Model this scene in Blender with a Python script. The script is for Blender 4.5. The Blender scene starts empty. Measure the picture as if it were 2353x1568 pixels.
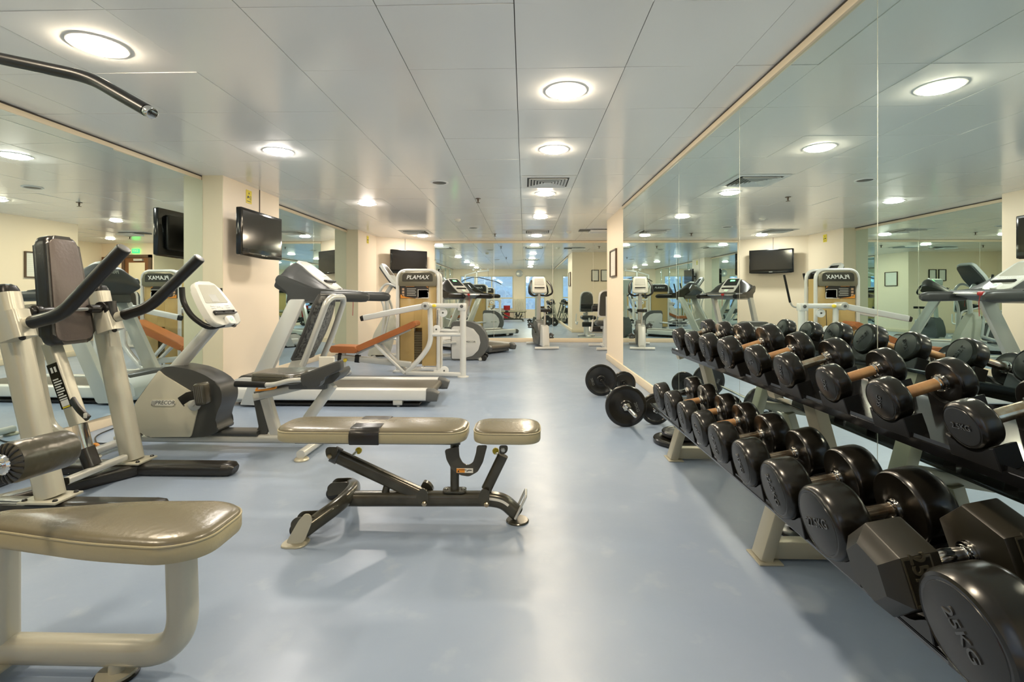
import bpy, bmesh, math, random
from mathutils import Vector, Matrix
random.seed(7)
V = Vector
S = bpy.context.scene
COL = S.collection
PI = math.pi

# ---------------------------------------------------------------- camera, world, exposure
CAM_Z = 1.064          # eye height
H_CEIL = 2.324         # ceiling height
FPX = 1120.0           # focal length in pixels of the 2353 px wide frame
YAW = math.radians(1.46)
cd = bpy.data.cameras.new('camera')
cd.sensor_width = 36.0
cd.lens = FPX / 2353.0 * 36.0
cd.shift_y = -104.0 / 2353.0
cd.clip_start = 0.05
cam = bpy.data.objects.new('camera', cd)
COL.objects.link(cam)
cam.location = (0, 0, CAM_Z)
cam.rotation_euler = (PI / 2, 0, YAW)
S.camera = cam
w = bpy.data.worlds.new('world')
S.world = w
w.use_nodes = True
w.node_tree.nodes['Background'].inputs[0].default_value = (0.30, 0.36, 0.44, 1)
w.node_tree.nodes['Background'].inputs[1].default_value = 1.0
S.view_settings.view_transform = 'Standard'
S.view_settings.look = 'None'
S.view_settings.gamma = 1
S.view_settings.exposure = 2.05
S.view_settings.use_curve_mapping = False
S.cycles.max_bounces = 14
S.cycles.glossy_bounces = 9
S.cycles.diffuse_bounces = 6
S.cycles.sample_clamp_indirect = 6.0
LAMP = 56.0            # radiance of the ceiling downlights

def R(px, py, Y):
    """room point seen at photo pixel (px, py) that lies at room depth Y"""
    a = (px - 1176.5) / FPX; b = (680.0 - py) / FPX
    c, s = math.cos(YAW), math.sin(YAW)
    d = (a * c - s, a * s + c, b)
    t = Y / d[1]
    return V((d[0] * t, Y, CAM_Z + d[2] * t))

def RX(px, py, X):
    a = (px - 1176.5) / FPX; b = (680.0 - py) / FPX
    c, s = math.cos(YAW), math.sin(YAW)
    d = (a * c - s, a * s + c, b)
    t = X / d[0]
    return V((X, d[1] * t, CAM_Z + d[2] * t))

def RZ(px, py, z=0.0):
    a = (px - 1176.5) / FPX; b = (680.0 - py) / FPX
    c, s = math.cos(YAW), math.sin(YAW)
    d = (a * c - s, a * s + c, b)
    t = (z - CAM_Z) / d[2]
    return V((d[0] * t, d[1] * t, z))

# ---------------------------------------------------------------- materials
M = {}
def mat(name, col, rough=0.5, metal=0.0, spec=0.5, noise=None, coat=0.0, bump=None, emit=None):
    """noise=(scale, amount, colour2); bump=(scale, strength)"""
    m = bpy.data.materials.new(name); m.use_nodes = True
    nt = m.node_tree; b = nt.nodes['Principled BSDF']
    b.inputs['Base Color'].default_value = (*col, 1)
    b.inputs['Roughness'].default_value = rough
    b.inputs['Metallic'].default_value = metal
    b.inputs['Specular IOR Level'].default_value = spec
    b.inputs['Coat Weight'].default_value = coat
    tc = nt.nodes.new('ShaderNodeTexCoord')
    if noise:
        n = nt.nodes.new('ShaderNodeTexNoise'); n.inputs['Scale'].default_value = noise[0]
        n.inputs['Detail'].default_value = 5
        nt.links.new(tc.outputs['Object'], n.inputs['Vector'])
        r = nt.nodes.new('ShaderNodeValToRGB')
        r.color_ramp.elements[0].position = 0.5 - noise[1]; r.color_ramp.elements[1].position = 0.5 + noise[1]
        r.color_ramp.elements[0].color = (*col, 1); r.color_ramp.elements[1].color = (*noise[2], 1)
        nt.links.new(n.outputs['Fac'], r.inputs['Fac']); nt.links.new(r.outputs['Color'], b.inputs['Base Color'])
    if bump:
        n2 = nt.nodes.new('ShaderNodeTexNoise'); n2.inputs['Scale'].default_value = bump[0]
        nt.links.new(tc.outputs['Object'], n2.inputs['Vector'])
        bp = nt.nodes.new('ShaderNodeBump'); bp.inputs['Strength'].default_value = bump[1]
        bp.inputs['Distance'].default_value = 0.01
        nt.links.new(n2.outputs['Fac'], bp.inputs['Height']); nt.links.new(bp.outputs['Normal'], b.inputs['Normal'])
    if emit:
        b.inputs['Emission Color'].default_value = (*emit[0], 1); b.inputs['Emission Strength'].default_value = emit[1]
    M[name] = m
    return m

mat('wall', (0.93, 0.79, 0.61), 0.45, spec=0.3, noise=(1.2, 0.4, (0.91, 0.77, 0.59)))
mat('panel', (0.74, 0.66, 0.47), 0.35, spec=0.4)
mat('trim', (0.80, 0.67, 0.48), 0.4)
mat('joint', (0.06, 0.05, 0.04), 0.8)
mat('ceiling', (0.92, 0.92, 0.91), 0.17, spec=0.6, noise=(0.7, 0.4, (0.87, 0.87, 0.86)))
mat('ceil_gap', (0.10, 0.10, 0.09), 0.8)
mat('white', (0.82, 0.82, 0.80), 0.4)
mat('mirror', (0.765, 0.880, 0.870), 0.0, metal=1.0)
mat('mirror_edge', (0.85, 0.85, 0.74), 0.22, metal=0.6)  # pale yellowish tone carries the bright highlight along the seams
mat('champagne', (0.50, 0.47, 0.36), 0.32, metal=0.25, noise=(3, 0.4, (0.46, 0.43, 0.33)))
mat('beige_metal', (0.50, 0.485, 0.40), 0.28, metal=0.25)
mat('silver', (0.60, 0.60, 0.56), 0.28, metal=0.35)
mat('white_metal', (0.72, 0.72, 0.69), 0.28, metal=0.15)
mat('chrome', (0.78, 0.77, 0.73), 0.10, metal=1.0)
mat('brass_chrome', (0.70, 0.60, 0.42), 0.18, metal=1.0, noise=(30, 0.3, (0.45, 0.30, 0.18)))
mat('copper', (0.42, 0.22, 0.11), 0.38, metal=0.55, noise=(38, 0.25, (0.62, 0.36, 0.16)))
mat('worn_chrome', (0.74, 0.68, 0.55), 0.18, metal=0.95, noise=(45, 0.2, (0.42, 0.27, 0.15)))
mat('rubber', (0.0060, 0.0050, 0.0032), 0.25, spec=0.6)
mat('rubber_face', (0.0105, 0.0105, 0.0100), 0.38, spec=0.5)
mat('rubber_letter', (0.030, 0.029, 0.026), 0.16, spec=1.0)  # lighter than the head's rubber: highlights on raised letters put into the colour
mat('hex_rubber', (0.021, 0.018, 0.011), 0.36, noise=(14, 0.3, (0.013, 0.012, 0.008)))
mat('hex_letter', (0.065, 0.057, 0.038), 0.25, spec=0.8)
mat('black', (0.0055, 0.0050, 0.0040), 0.32)
mat('black_gloss', (0.006, 0.006, 0.006), 0.12, spec=0.6)
mat('black_metal', (0.012, 0.010, 0.008), 0.28, spec=0.6, noise=(9, 0.3, (0.020, 0.017, 0.012)))
mat('gun', (0.105, 0.098, 0.074), 0.22, metal=0.5, noise=(12, 0.3, (0.055, 0.050, 0.038)))
mat('vinyl', (0.165, 0.142, 0.088), 0.27, spec=0.7, noise=(5, 0.35, (0.135, 0.118, 0.076)), bump=(60, 0.08))
mat('vinyl_side', (0.38, 0.335, 0.21), 0.36, spec=0.5, bump=(60, 0.08))
mat('vinyl_brown', (0.075, 0.058, 0.048), 0.36, noise=(4, 0.35, (0.105, 0.085, 0.078)), bump=(50, 0.1))
mat('vinyl_black', (0.010, 0.0085, 0.006), 0.30, spec=0.6, bump=(40, 0.1))
mat('vinyl_olive', (0.062, 0.057, 0.038), 0.30, spec=0.6, bump=(26, 0.35))
mat('orange_vinyl', (0.45, 0.155, 0.045), 0.35, noise=(6, 0.3, (0.38, 0.12, 0.035)))
mat('shroud', (0.52, 0.50, 0.40), 0.36, spec=0.5)
mat('shroud_white', (0.60, 0.60, 0.58), 0.35)
mat('charcoal', (0.050, 0.052, 0.050), 0.38)
mat('grey_dark', (0.095, 0.098, 0.094), 0.4)
mat('console', (0.66, 0.66, 0.61), 0.30)
mat('console_face', (0.48, 0.47, 0.40), 0.25)
mat('belt', (0.085, 0.075, 0.055), 0.5, noise=(4, 0.35, (0.12, 0.105, 0.08)))
mat('yellow', (0.85, 0.66, 0.05), 0.3)
mat('orange', (0.80, 0.30, 0.03), 0.35)
mat('red', (0.45, 0.02, 0.02), 0.4)
mat('green', (0.02, 0.40, 0.06), 0.4, emit=((0.03, 0.9, 0.12), 0.8))
mat('led_green', (0.1, 0.8, 0.2), 0.4, emit=((0.1, 1.0, 0.15), 2.0))
mat('screen', (0.012, 0.012, 0.012), 0.10, spec=0.7)
mat('paper', (0.78, 0.76, 0.68), 0.6)
mat('sign_yellow', (0.85, 0.68, 0.03), 0.5)
mat('ink', (0.02, 0.02, 0.02), 0.5)
mat('letter_white', (0.85, 0.85, 0.82), 0.4)
mat('wood_brown', (0.20, 0.085, 0.03), 0.4, noise=(6, 0.3, (0.15, 0.06, 0.02)))
mat('frame_brown', (0.10, 0.06, 0.035), 0.4)
mat('tan_cover', (0.58, 0.40, 0.15), 0.22, noise=(2.0, 0.4, (0.48, 0.35, 0.15)))
mat('bronze', (0.24, 0.215, 0.15), 0.25, metal=0.5)
mat('stack', (0.16, 0.13, 0.07), 0.4)
mat('poster_black', (0.03, 0.025, 0.02), 0.4)
mat('skin_print', (0.55, 0.36, 0.22), 0.6)
mat('mesh_net', (0.035, 0.035, 0.033), 0.4, noise=(60, 0.1, (0.16, 0.16, 0.15)))
mat('door_white', (0.72, 0.66, 0.50), 0.4)
mat('radiator', (0.78, 0.70, 0.54), 0.4)

def emission(name, col, strength):
    m = bpy.data.materials.new(name); m.use_nodes = True
    nt = m.node_tree; nt.nodes.clear()
    e = nt.nodes.new('ShaderNodeEmission'); o = nt.nodes.new('ShaderNodeOutputMaterial')
    e.inputs[0].default_value = (*col, 1); e.inputs[1].default_value = strength
    nt.links.new(e.outputs[0], o.inputs[0]); M[name] = m
emission('lamp', (1.0, 0.84, 0.62), LAMP)
emission('lamp_cool', (1.0, 0.93, 0.84), LAMP)

def glassmat():
    m = bpy.data.materials.new('window_glass'); m.use_nodes = True
    nt = m.node_tree; nt.nodes.clear()
    t = nt.nodes.new('ShaderNodeBsdfTransparent'); g = nt.nodes.new('ShaderNodeBsdfGlossy')
    g.inputs['Roughness'].default_value = 0.03; g.inputs['Color'].default_value = (0.8, 0.9, 1, 1)
    t.inputs['Color'].default_value = (0.70, 0.76, 0.82, 1)
    x = nt.nodes.new('ShaderNodeMixShader'); x.inputs[0].default_value = 0.22
    o = nt.nodes.new('ShaderNodeOutputMaterial')
    nt.links.new(t.outputs[0], x.inputs[1]); nt.links.new(g.outputs[0], x.inputs[2]); nt.links.new(x.outputs[0], o.inputs[0])
    M['window_glass'] = m
glassmat()

def floormat():
    m = bpy.data.materials.new('floor_vinyl'); m.use_nodes = True
    nt = m.node_tree; b = nt.nodes['Principled BSDF']; L = nt.links.new
    tc = nt.nodes.new('ShaderNodeTexCoord')
    n = nt.nodes.new('ShaderNodeTexNoise'); n.inputs['Scale'].default_value = 0.9; n.inputs['Detail'].default_value = 6
    L(tc.outputs['Object'], n.inputs['Vector'])
    r = nt.nodes.new('ShaderNodeValToRGB')
    r.color_ramp.elements[0].position = 0.30; r.color_ramp.elements[0].color = (0.225, 0.290, 0.400, 1)
    r.color_ramp.elements[1].position = 0.72; r.color_ramp.elements[1].color = (0.300, 0.360, 0.460, 1)
    L(n.outputs['Fac'], r.inputs['Fac'])
    n3 = nt.nodes.new('ShaderNodeTexNoise'); n3.inputs['Scale'].default_value = 7; n3.inputs['Detail'].default_value = 8
    L(tc.outputs['Object'], n3.inputs['Vector'])
    r3 = nt.nodes.new('ShaderNodeValToRGB')
    r3.color_ramp.elements[0].position = 0.60; r3.color_ramp.elements[0].color = (0, 0, 0, 1)
    r3.color_ramp.elements[1].position = 0.80; r3.color_ramp.elements[1].color = (0.35, 0.35, 0.35, 1)
    L(n3.outputs['Fac'], r3.inputs['Fac'])
    mx = nt.nodes.new('ShaderNodeMix'); mx.data_type = 'RGBA'
    mx.inputs['B'].default_value = (0.46, 0.51, 0.55, 1)
    L(r3.outputs['Color'], mx.inputs['Factor']); L(r.outputs['Color'], mx.inputs['A'])
    L(mx.outputs['Result'], b.inputs['Base Color'])
    mr = nt.nodes.new('ShaderNodeMapRange'); mr.inputs['To Min'].default_value = 0.24; mr.inputs['To Max'].default_value = 0.42
    L(n3.outputs['Fac'], mr.inputs['Value']); L(mr.outputs['Result'], b.inputs['Roughness'])
    n2 = nt.nodes.new('ShaderNodeTexNoise'); n2.inputs['Scale'].default_value = 14; n2.inputs['Detail'].default_value = 3
    L(tc.outputs['Object'], n2.inputs['Vector'])
    bp = nt.nodes.new('ShaderNodeBump'); bp.inputs['Strength'].default_value = 0.10; bp.inputs['Distance'].default_value = 0.01
    L(n2.outputs['Fac'], bp.inputs['Height']); L(bp.outputs['Normal'], b.inputs['Normal'])
    b.inputs['Specular IOR Level'].default_value = 0.5
    M['floor_vinyl'] = m
floormat()

# ---------------------------------------------------------------- mesh builder
def circ(r, n=16):
    return [(r * math.cos(2 * PI * i / n), r * math.sin(2 * PI * i / n)) for i in range(n)]
def rrect(w, h, r, n=3):
    r = min(r, w / 2 - 1e-4, h / 2 - 1e-4); out = []
    for cx, cy, a0 in ((w/2-r, h/2-r, 0), (-w/2+r, h/2-r, PI/2), (-w/2+r, -h/2+r, PI), (w/2-r, -h/2+r, 3*PI/2)):
        for i in range(n + 1):
            a = a0 + PI / 2 * i / n
            out.append((cx + r * math.cos(a), cy + r * math.sin(a)))
    return out
def fillet(pts, r, n=6):
    """round the corners of an open polyline"""
    pts = [V(p) for p in pts]; out = [pts[0]]
    for i in range(1, len(pts) - 1):
        rr = r[i-1] if isinstance(r, (list, tuple)) else r
        a, b, c = pts[i-1], pts[i], pts[i+1]
        d1 = (a - b); d2 = (c - b); l = min(rr, d1.length * 0.48, d2.length * 0.48)
        if l < 1e-5: out.append(b); continue
        p, q = b + d1.normalized() * l, b + d2.normalized() * l
        for k in range(n + 1):
            t = k / n
            out.append(p * (1-t)**2 + b * 2*t*(1-t) + q * t*t)
    out.append(pts[-1]); return out
def round2(pts, r, n=4):
    """round the corners of a closed 2D outline; r may be a list"""
    out = []; N = len(pts)
    for i in range(N):
        a, b, c = V(pts[i-1]), V(pts[i]), V(pts[(i+1) % N])
        rr = r[i] if isinstance(r, (list, tuple)) else r
        d1, d2 = a - b, c - b
        l = min(rr, d1.length * 0.49, d2.length * 0.49)
        if l < 1e-5: out.append(tuple(b)); continue
        p, q = b + d1.normalized() * l, b + d2.normalized() * l
        for k in range(n + 1):
            t = k / n
            out.append(tuple(p * (1-t)**2 + b * 2*t*(1-t) + q * t*t))
    return out

class MB:
    def __init__(s, m=None):
        s.v = []; s.f = []; s.mi = []; s.mats = []; s.cur = 0
        if m: s.use(m)
    def use(s, m):
        if m not in s.mats: s.mats.append(m)
        s.cur = s.mats.index(m); return s
    def add(s, verts, faces):
        o = len(s.v); s.v += [V(p) for p in verts]
        for f in faces:
            s.f.append([i + o for i in f]); s.mi.append(s.cur)
        return s
    def from_bm(s, bm):
        bm.verts.index_update()
        s.add([v.co.copy() for v in bm.verts], [[v.index for v in f.verts] for f in bm.faces]); bm.free(); return s
    def box(s, lo, hi, bev=0.0, seg=2, mtx=None):
        bm = bmesh.new(); bmesh.ops.create_cube(bm, size=1)
        lo, hi = V(lo), V(hi); c = (lo + hi) / 2; d = hi - lo
        for v in bm.verts: v.co = V((v.co.x * d.x, v.co.y * d.y, v.co.z * d.z)) + c
        if bev > 0:
            bmesh.ops.bevel(bm, geom=bm.edges[:], offset=min(bev, min(abs(d.x), abs(d.y), abs(d.z)) * 0.49), segments=seg, affect='EDGES', profile=0.5)
        if mtx is not None: bm.transform(mtx)
        return s.from_bm(bm)
    def beam(s, p, q, w, h, hint=(0, 0, 1), r=0.004):
        """rectangular tube from p to q: w across, h along hint"""
        return s.sweep([p, q], rrect(w, h, r, 2), hint)
    def sweep(s, path, prof, hint=(0, 0, 1), caps=True, scale=None):
        path = [V(p) for p in path]; n = len(path); k = len(prof)
        tans = []
        for i in range(n):
            a = path[max(0, i-1)]; b = path[min(n-1, i+1)]
            t = (b - a)
            if t.length < 1e-9: t = V((0, 0, 1))
            tans.append(t.normalized())
        u = V(hint); t0 = tans[0]
        if abs(u.normalized().dot(t0)) > 0.98: u = V((1, 0, 0)) if abs(t0.x) < 0.9 else V((0, 1, 0))
        u = (u - t0 * u.dot(t0)).normalized()
        vs = []
        for i in range(n):
            if i: 
                q = tans[i-1].rotation_difference(tans[i]); u = q @ u
                u = (u - tans[i] * u.dot(tans[i])).normalized()
            sd = tans[i].cross(u)
            sc = scale[i] if scale else 1.0
            for a, b in prof: vs.append(path[i] + sd * a * sc + u * b * sc)
        fs = []
        for i in range(n - 1):
            for j in range(k):
                j2 = (j + 1) % k
                fs.append([i*k + j2, i*k + j, (i+1)*k + j, (i+1)*k + j2])
        if caps:
            fs.append(list(range(k))); fs.append([(n-1)*k + j for j in reversed(range(k))])
        return s.add(vs, fs)
    def tube(s, path, r, fil=0.0, n=14, hint=(0, 0, 1), caps=True):
        if fil: path = fillet(path, fil)
        return s.sweep(path, circ(r, n), hint, caps)
    def cyl(s, p, q, r, n=24, bev=0.0):
        p, q = V(p), V(q)
        if bev <= 0: return s.sweep([p, q], circ(r, n))
        d = (q - p).normalized(); L = (q - p).length; bev = min(bev, L * 0.45, r * 0.9)
        path, sc = [], []
        for k in range(4):
            a = PI / 2 * k / 3
            path.append(p + d * (bev * (1 - math.sin(a)) if False else bev * (1 - math.cos(PI/2 - a + 0)) if False else bev * (k / 3)**2)); sc.append((r - bev * (1 - k / 3)**1.6) / r)
        for k in range(3, -1, -1):
            path.append(q - d * bev * (k / 3)**2); sc.append((r - bev * (1 - k / 3)**1.6) / r)
        return s.sweep(path, circ(r, n), scale=sc)
    def lathe(s, p, axis, prof, n=32):
        """prof: list of (distance along axis, radius)"""
        p = V(p); ax = V(axis).normalized()
        u = V((0, 0, 1)) if abs(ax.z) < 0.9 else V((1, 0, 0))
        u = (u - ax * u.dot(ax)).normalized(); sd = ax.cross(u)
        vs, fs = [], []
        for t, r in prof:
            for j in range(n):
                a = 2 * PI * j / n
                vs.append(p + ax * t + (u * math.cos(a) + sd * math.sin(a)) * max(r, 1e-5))
        m = len(prof)
        for i in range(m - 1):
            for j in range(n):
                j2 = (j + 1) % n
                fs.append([i*n + j, i*n + j2, (i+1)*n + j2, (i+1)*n + j])
        if prof[0][1] > 1e-4: fs.append([j for j in reversed(range(n))])
        if prof[-1][1] > 1e-4: fs.append([(m-1)*n + j for j in range(n)])
        return s.add(vs, fs)
    def prism(s, outl, o, u, v, d0, d1, bev=0.0, seg=3, puff=0.0):
        """2D outline in the (u, v) plane at o, extruded along u x v from d0 to d1"""
        o, u, v = V(o), V(u).normalized(), V(v).normalized(); nrm = u.cross(v)
        bm = bmesh.new()
        a = [bm.verts.new(o + u * p[0] + v * p[1] + nrm * d0) for p in outl]
        b = [bm.verts.new(o + u * p[0] + v * p[1] + nrm * d1) for p in outl]
        k = len(outl)
        f0 = bm.faces.new(list(reversed(a))); f1 = bm.faces.new(b)
        for i in range(k): bm.faces.new([a[i], a[(i+1) % k], b[(i+1) % k], b[i]])
        if bev > 0:
            es = set(f0.edges) | set(f1.edges)
            bmesh.ops.bevel(bm, geom=list(es), offset=bev, segments=seg, affect='EDGES', profile=0.5, clamp_overlap=True)
        return s.from_bm(bm)
    def cushion(s, outl, z0, z1, top, side, piping=True, edge=.028, crown=.006):
        """upholstered pad: flat base, upright border, piping, rounded crowned top; outline in x, y"""
        xs = [p[0] for p in outl]; ys = [p[1] for p in outl]
        cx, cy = (min(xs) + max(xs)) / 2, (min(ys) + max(ys)) / 2; hx, hy = (max(xs) - min(xs)) / 2, (max(ys) - min(ys)) / 2
        zm = z0 + (z1 - z0) * .72
        def ring(ins, z): return [V((cx + (p[0] - cx) * (1 - ins / hx), cy + (p[1] - cy) * (1 - ins / hy), z)) for p in outl]
        k = len(outl)
        def loft(rs, c0=False, c1=False):
            v = [q for r in rs for q in r]; f = []
            for i in range(len(rs) - 1):
                for j in range(k): f.append([i*k+j, i*k+(j+1) % k, (i+1)*k+(j+1) % k, (i+1)*k+j])
            if c0: f.append(list(range(k))[::-1])
            if c1: f.append([(len(rs)-1)*k+j for j in range(k)])
            s.add(v, f)
        s.use(side); loft([ring(.010, z0), ring(.003, z0 + .004), ring(0, z0 + .012), ring(0, zm - .006), ring(.003, zm)], True)
        s.use(top); h = z1 - zm
        loft([ring(.003, zm), ring(.004, zm + h * .25), ring(edge * .22, zm + h * .58), ring(edge * .5, zm + h * .82), ring(edge * .9, zm + h * .96), ring(edge * 1.3, z1 + crown * .2), ring(min(hx, hy) * .55, z1 + crown * .7), ring(min(hx, hy) * .85, z1 + crown)], False, True)
        if piping:
            pth = ring(.0015, zm); pth.append(pth[0]); s.use(side).sweep(pth, circ(.0032, 8), caps=False)
        return s
    def ball(s, c, r, n=16, scale=(1, 1, 1)):
        bm = bmesh.new(); bmesh.ops.create_uvsphere(bm, u_segments=n, v_segments=max(8, n // 2), radius=1)
        for q in bm.verts: q.co = V((q.co.x * r * scale[0], q.co.y * r * scale[1], q.co.z * r * scale[2])) + V(c)
        return s.from_bm(bm)
    def torus(s, c, axis, R0, r, n=32, k=10):
        c = V(c); ax = V(axis).normalized(); u = V((0, 0, 1)) if abs(ax.z) < 0.9 else V((1, 0, 0))
        u = (u - ax * u.dot(ax)).normalized(); sd = ax.cross(u); vs, fs = [], []
        for i in range(n):
            A = 2 * PI * i / n; rad = u * math.cos(A) + sd * math.sin(A)
            for j in range(k):
                B = 2 * PI * j / k
                vs.append(c + rad * (R0 + r * math.cos(B)) + ax * r * math.sin(B))
        for i in range(n):
            for j in range(k):
                i2, j2 = (i+1) % n, (j+1) % k
                fs.append([i*k+j, i2*k+j, i2*k+j2, i*k+j2])
        return s.add(vs, fs)
    def text(s, txt, o, u, v, size, ext=0.002, m=None, shear=0.0, align='CENTER', spacing=1.0):
        """raised lettering: baseline direction u, up direction v, centred at o"""
        cu = bpy.data.curves.new('t', 'FONT'); cu.body = txt; cu.size = size; cu.extrude = ext
        cu.align_x = align; cu.align_y = 'CENTER'; cu.shear = shear; cu.space_character = spacing
        cu.resolution_u = 3; cu.offset = size * 0.012
        ob = bpy.data.objects.new('t', cu); COL.objects.link(ob)
        dg = bpy.context.evaluated_depsgraph_get()
        me = bpy.data.meshes.new_from_object(ob.evaluated_get(dg))
        u, v = V(u).normalized(), V(v).normalized(); nn = u.cross(v); o = V(o)
        old = s.cur
        if m: s.use(m)
        s.add([o + u * q.co.x + v * q.co.y + nn * q.co.z for q in me.vertices], [list(p.vertices) for p in me.polygons])
        s.cur = old
        bpy.data.objects.remove(ob); bpy.data.curves.remove(cu); bpy.data.meshes.remove(me)
        return s
    def build(s, name, parent=None, smooth=35, **props):
        me = bpy.data.meshes.new(name)
        org = OR.get(parent.name, V((0, 0, 0))) if parent else V((0, 0, 0))
        me.from_pydata([tuple(p - org) for p in s.v], [], s.f)
        for m in s.mats: me.materials.append(M[m])
        me.polygons.foreach_set('material_index', s.mi)
        me.validate()
        bm = bmesh.new(); bm.from_mesh(me); bmesh.ops.recalc_face_normals(bm, faces=bm.faces[:]); bm.to_mesh(me); bm.free()
        if smooth:
            me.shade_smooth(); me.set_sharp_from_angle(angle=math.radians(smooth))
        ob = bpy.data.objects.new(name, me); COL.objects.link(ob)
        if parent: ob.parent = parent; OR[ob.name] = org
        for k, x in props.items(): ob[k] = x
        return ob
OR = {}
def thing(name, label, cat, loc=(0, 0, 0), group=None, local=False):
    o = bpy.data.objects.new(name, None); COL.objects.link(o)
    o.location = loc; o.empty_display_size = 0.1; o['label'] = label; o['category'] = cat
    if group: o['group'] = group
    OR[o.name] = V((0, 0, 0)) if local else V(loc)
    return o
def struct(name, mb, parent=None, smooth=35):
    o = mb.build(name, parent, smooth); 
    if not parent: o['kind'] = 'structure'
    return o
def bolt(mb, p, axis, r=0.011, h=0.008, m='black'):
    old = mb.cur; mb.use(m); p = V(p); ax = V(axis).normalized()
    mb.lathe(p, ax, [(0, r), (h * 0.5, r), (h, r * 0.6), (h, 0)], 12); mb.cur = old
X_, Y_, Z_ = V((1, 0, 0)), V((0, 1, 0)), V((0, 0, 1))
# ================================================================ the room
XR, XL = 1.385, -3.40
YB, YF = 11.18, -0.70       # mirror wall far away, window wall behind the camera
b = MB('floor_vinyl'); b.add([(-3.6, YF - .1, 0), (4.2, YF - .1, 0), (4.2, YB + .1, 0), (-3.6, YB + .1, 0)], [[0, 1, 2, 3]])
b.add([(-3.6, YF - .1, -.1), (4.2, YF - .1, -.1), (4.2, YB + .1, -.1), (-3.6, YB + .1, -.1)], [[3, 2, 1, 0]])
struct('floor', b, smooth=0)

# ceiling: metal tiles hung a hair apart under a dark plenum
b = MB('ceiling')
gx0, gy0, T = -0.045, 0.3, 0.6
g = 0.0022
VENTS = [(0.255, 5.4), (0.255, 9.6), (-2.145, 9.6), (-2.145, 6.0-1.2), (2.1, 9.0)]
for i in range(-7, 8):
    for j in range(-3, 20):
        x0, x1 = gx0 + i * T, gx0 + (i + 1) * T
        y0, y1 = gy0 + j * T, gy0 + (j + 1) * T
        x0, x1 = max(x0, -3.5), min(x1, 4.1); y0, y1 = max(y0, YF), min(y1, YB + .02)
        if x1 - x0 < .02 or y1 - y0 < .02: continue
        if x0 >= XR + .3 and y1 < 8.0: continue
        rx, ry = random.gauss(0, 0.0024), random.gauss(0, 0.0024)
        dz = random.uniform(0, 0.0015)
        P = []
        for (x, y) in ((x0 + g, y0 + g), (x1 - g, y0 + g), (x1 - g, y1 - g), (x0 + g, y1 - g)):
            P.append((x, y, H_CEIL + dz + rx * (x - (x0 + x1) / 2) + ry * (y - (y0 + y1) / 2)))
        Q = [(x, y, z + .012) for x, y, z in P]
        b.add(P + Q, [[3, 2, 1, 0], [0, 1, 5, 4], [1, 2, 6, 5], [2, 3, 7, 6], [3, 0, 4, 7]])
b.use('ceil_gap').box((-3.6, YF - .1, H_CEIL + .014), (4.2, YB + .1, H_CEIL + .05))
struct('ceiling', b, smooth=0)

def wallbox(name, lo, hi, m='wall'):
    struct(name, MB(m).box(lo, hi))
hc = H_CEIL + .01
# right side: mirror wall, then the plain pier
wallbox('wall_right', (XR + .012, YF, 0), (XR + .16, 6.86, hc))
wallbox('wall_right_pier', (XR - .002, 6.86, 0), (XR + .16, 8.2, hc))
# left side
wallbox('wall_left', (XL - .16, YF, 0), (XL - .012, 10.6, hc))
b = MB('wall').box((XL - .02, 5.03, 0), (-3.155, 6.19, hc)); b.use('panel').box((XL - .02, 5.02, 0.0), (-3.157, 5.03, hc))
b.use('joint').box((XL + .02, 5.018, 0), (XL + .024, 5.022, hc))
struct('wall_left_column', b)
b = MB('wall')
b.prism([(XL - .02, 9.22), (-3.17, 9.22), (-3.15, 10.3), (-2.08, YB), (-2.08, YB + .1), (XL - .02, YB + .1)], (0, 0, 0), X_, Y_, 0, hc)
b.use('panel').box((XL - .02, 9.21, 0), (-3.172, 9.22, hc))
struct('wall_left_corner', b, smooth=0)
# joint strip above the far TV and above the near TV
d = (V((-2.08, YB, 0)) - V((-3.15, 10.3, 0))).normalized(); dn = V((d.y, -d.x, 0))
TV2C = V((-3.15, 10.3, 0)) + d * 0.66
b = MB('joint')
b.beam(TV2C + dn * .003 + V((0, 0, 1.9)), TV2C + dn * .003 + V((0, 0, hc)), .008, .008)
struct('trim_1', b)
struct('trim_2', MB('joint').box((-3.158, 5.72, 1.9), (-3.151, 5.735, hc)))
# back (far) wall
wallbox('wall_back', (-2.2, YB + .012, 0), (4.1, YB + .16, hc))
# alcove to the right of the pier
wallbox('wall_alcove_near', (XR + .16, 8.04, 0), (4.0, 8.2, hc))
wallbox('wall_alcove_right', (3.85, 8.2, 0), (4.0, YB + .02, hc))

def mirror(name, seams, fixed, axis, z0, z1, face, lean=0.0):
    """one pane per panel; face = +1/-1 direction the glass looks along the fixed axis"""
    for k in range(len(seams) - 1):
        a, c = seams[k] + .0022, seams[k + 1] - .0022
        b = MB('mirror')
        if axis == 'y': lo, hi = (fixed - .006, a, z0), (fixed, c, z1)
        else: lo, hi = (a, fixed, z0), (c, fixed + .006, z1)
        if face > 0 and axis == 'y': lo, hi = (fixed, a, z0), (fixed + .006, c, z1)
        b.box(lo, hi)
        if lean:          # this pane is hung slightly out of line with the wall
            yc = (a + c) / 2
            for q in b.v: q.x += .013 + lean * (q.y - yc)
        t = b.build(name, smooth=0); t['kind'] = 'structure'
        # polished joint strip between panes, seam highlight put into its pale colour
        if k:
            e = MB('mirror_edge'); s0 = seams[k]
            if axis == 'y': (e.cyl((fixed - face * -.001, s0, z0), (fixed - face * -.001, s0, z1), .0046, 10) if lean == 0 else e.box((fixed, s0 - .004, z0), (fixed + .018, s0 + .004, z1)))
            else: e.box((s0 - .0028, fixed - .0015, z0), (s0 + .0028, fixed + .005, z1))
            struct('trim_3', e)
zt = H_CEIL - .052
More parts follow.
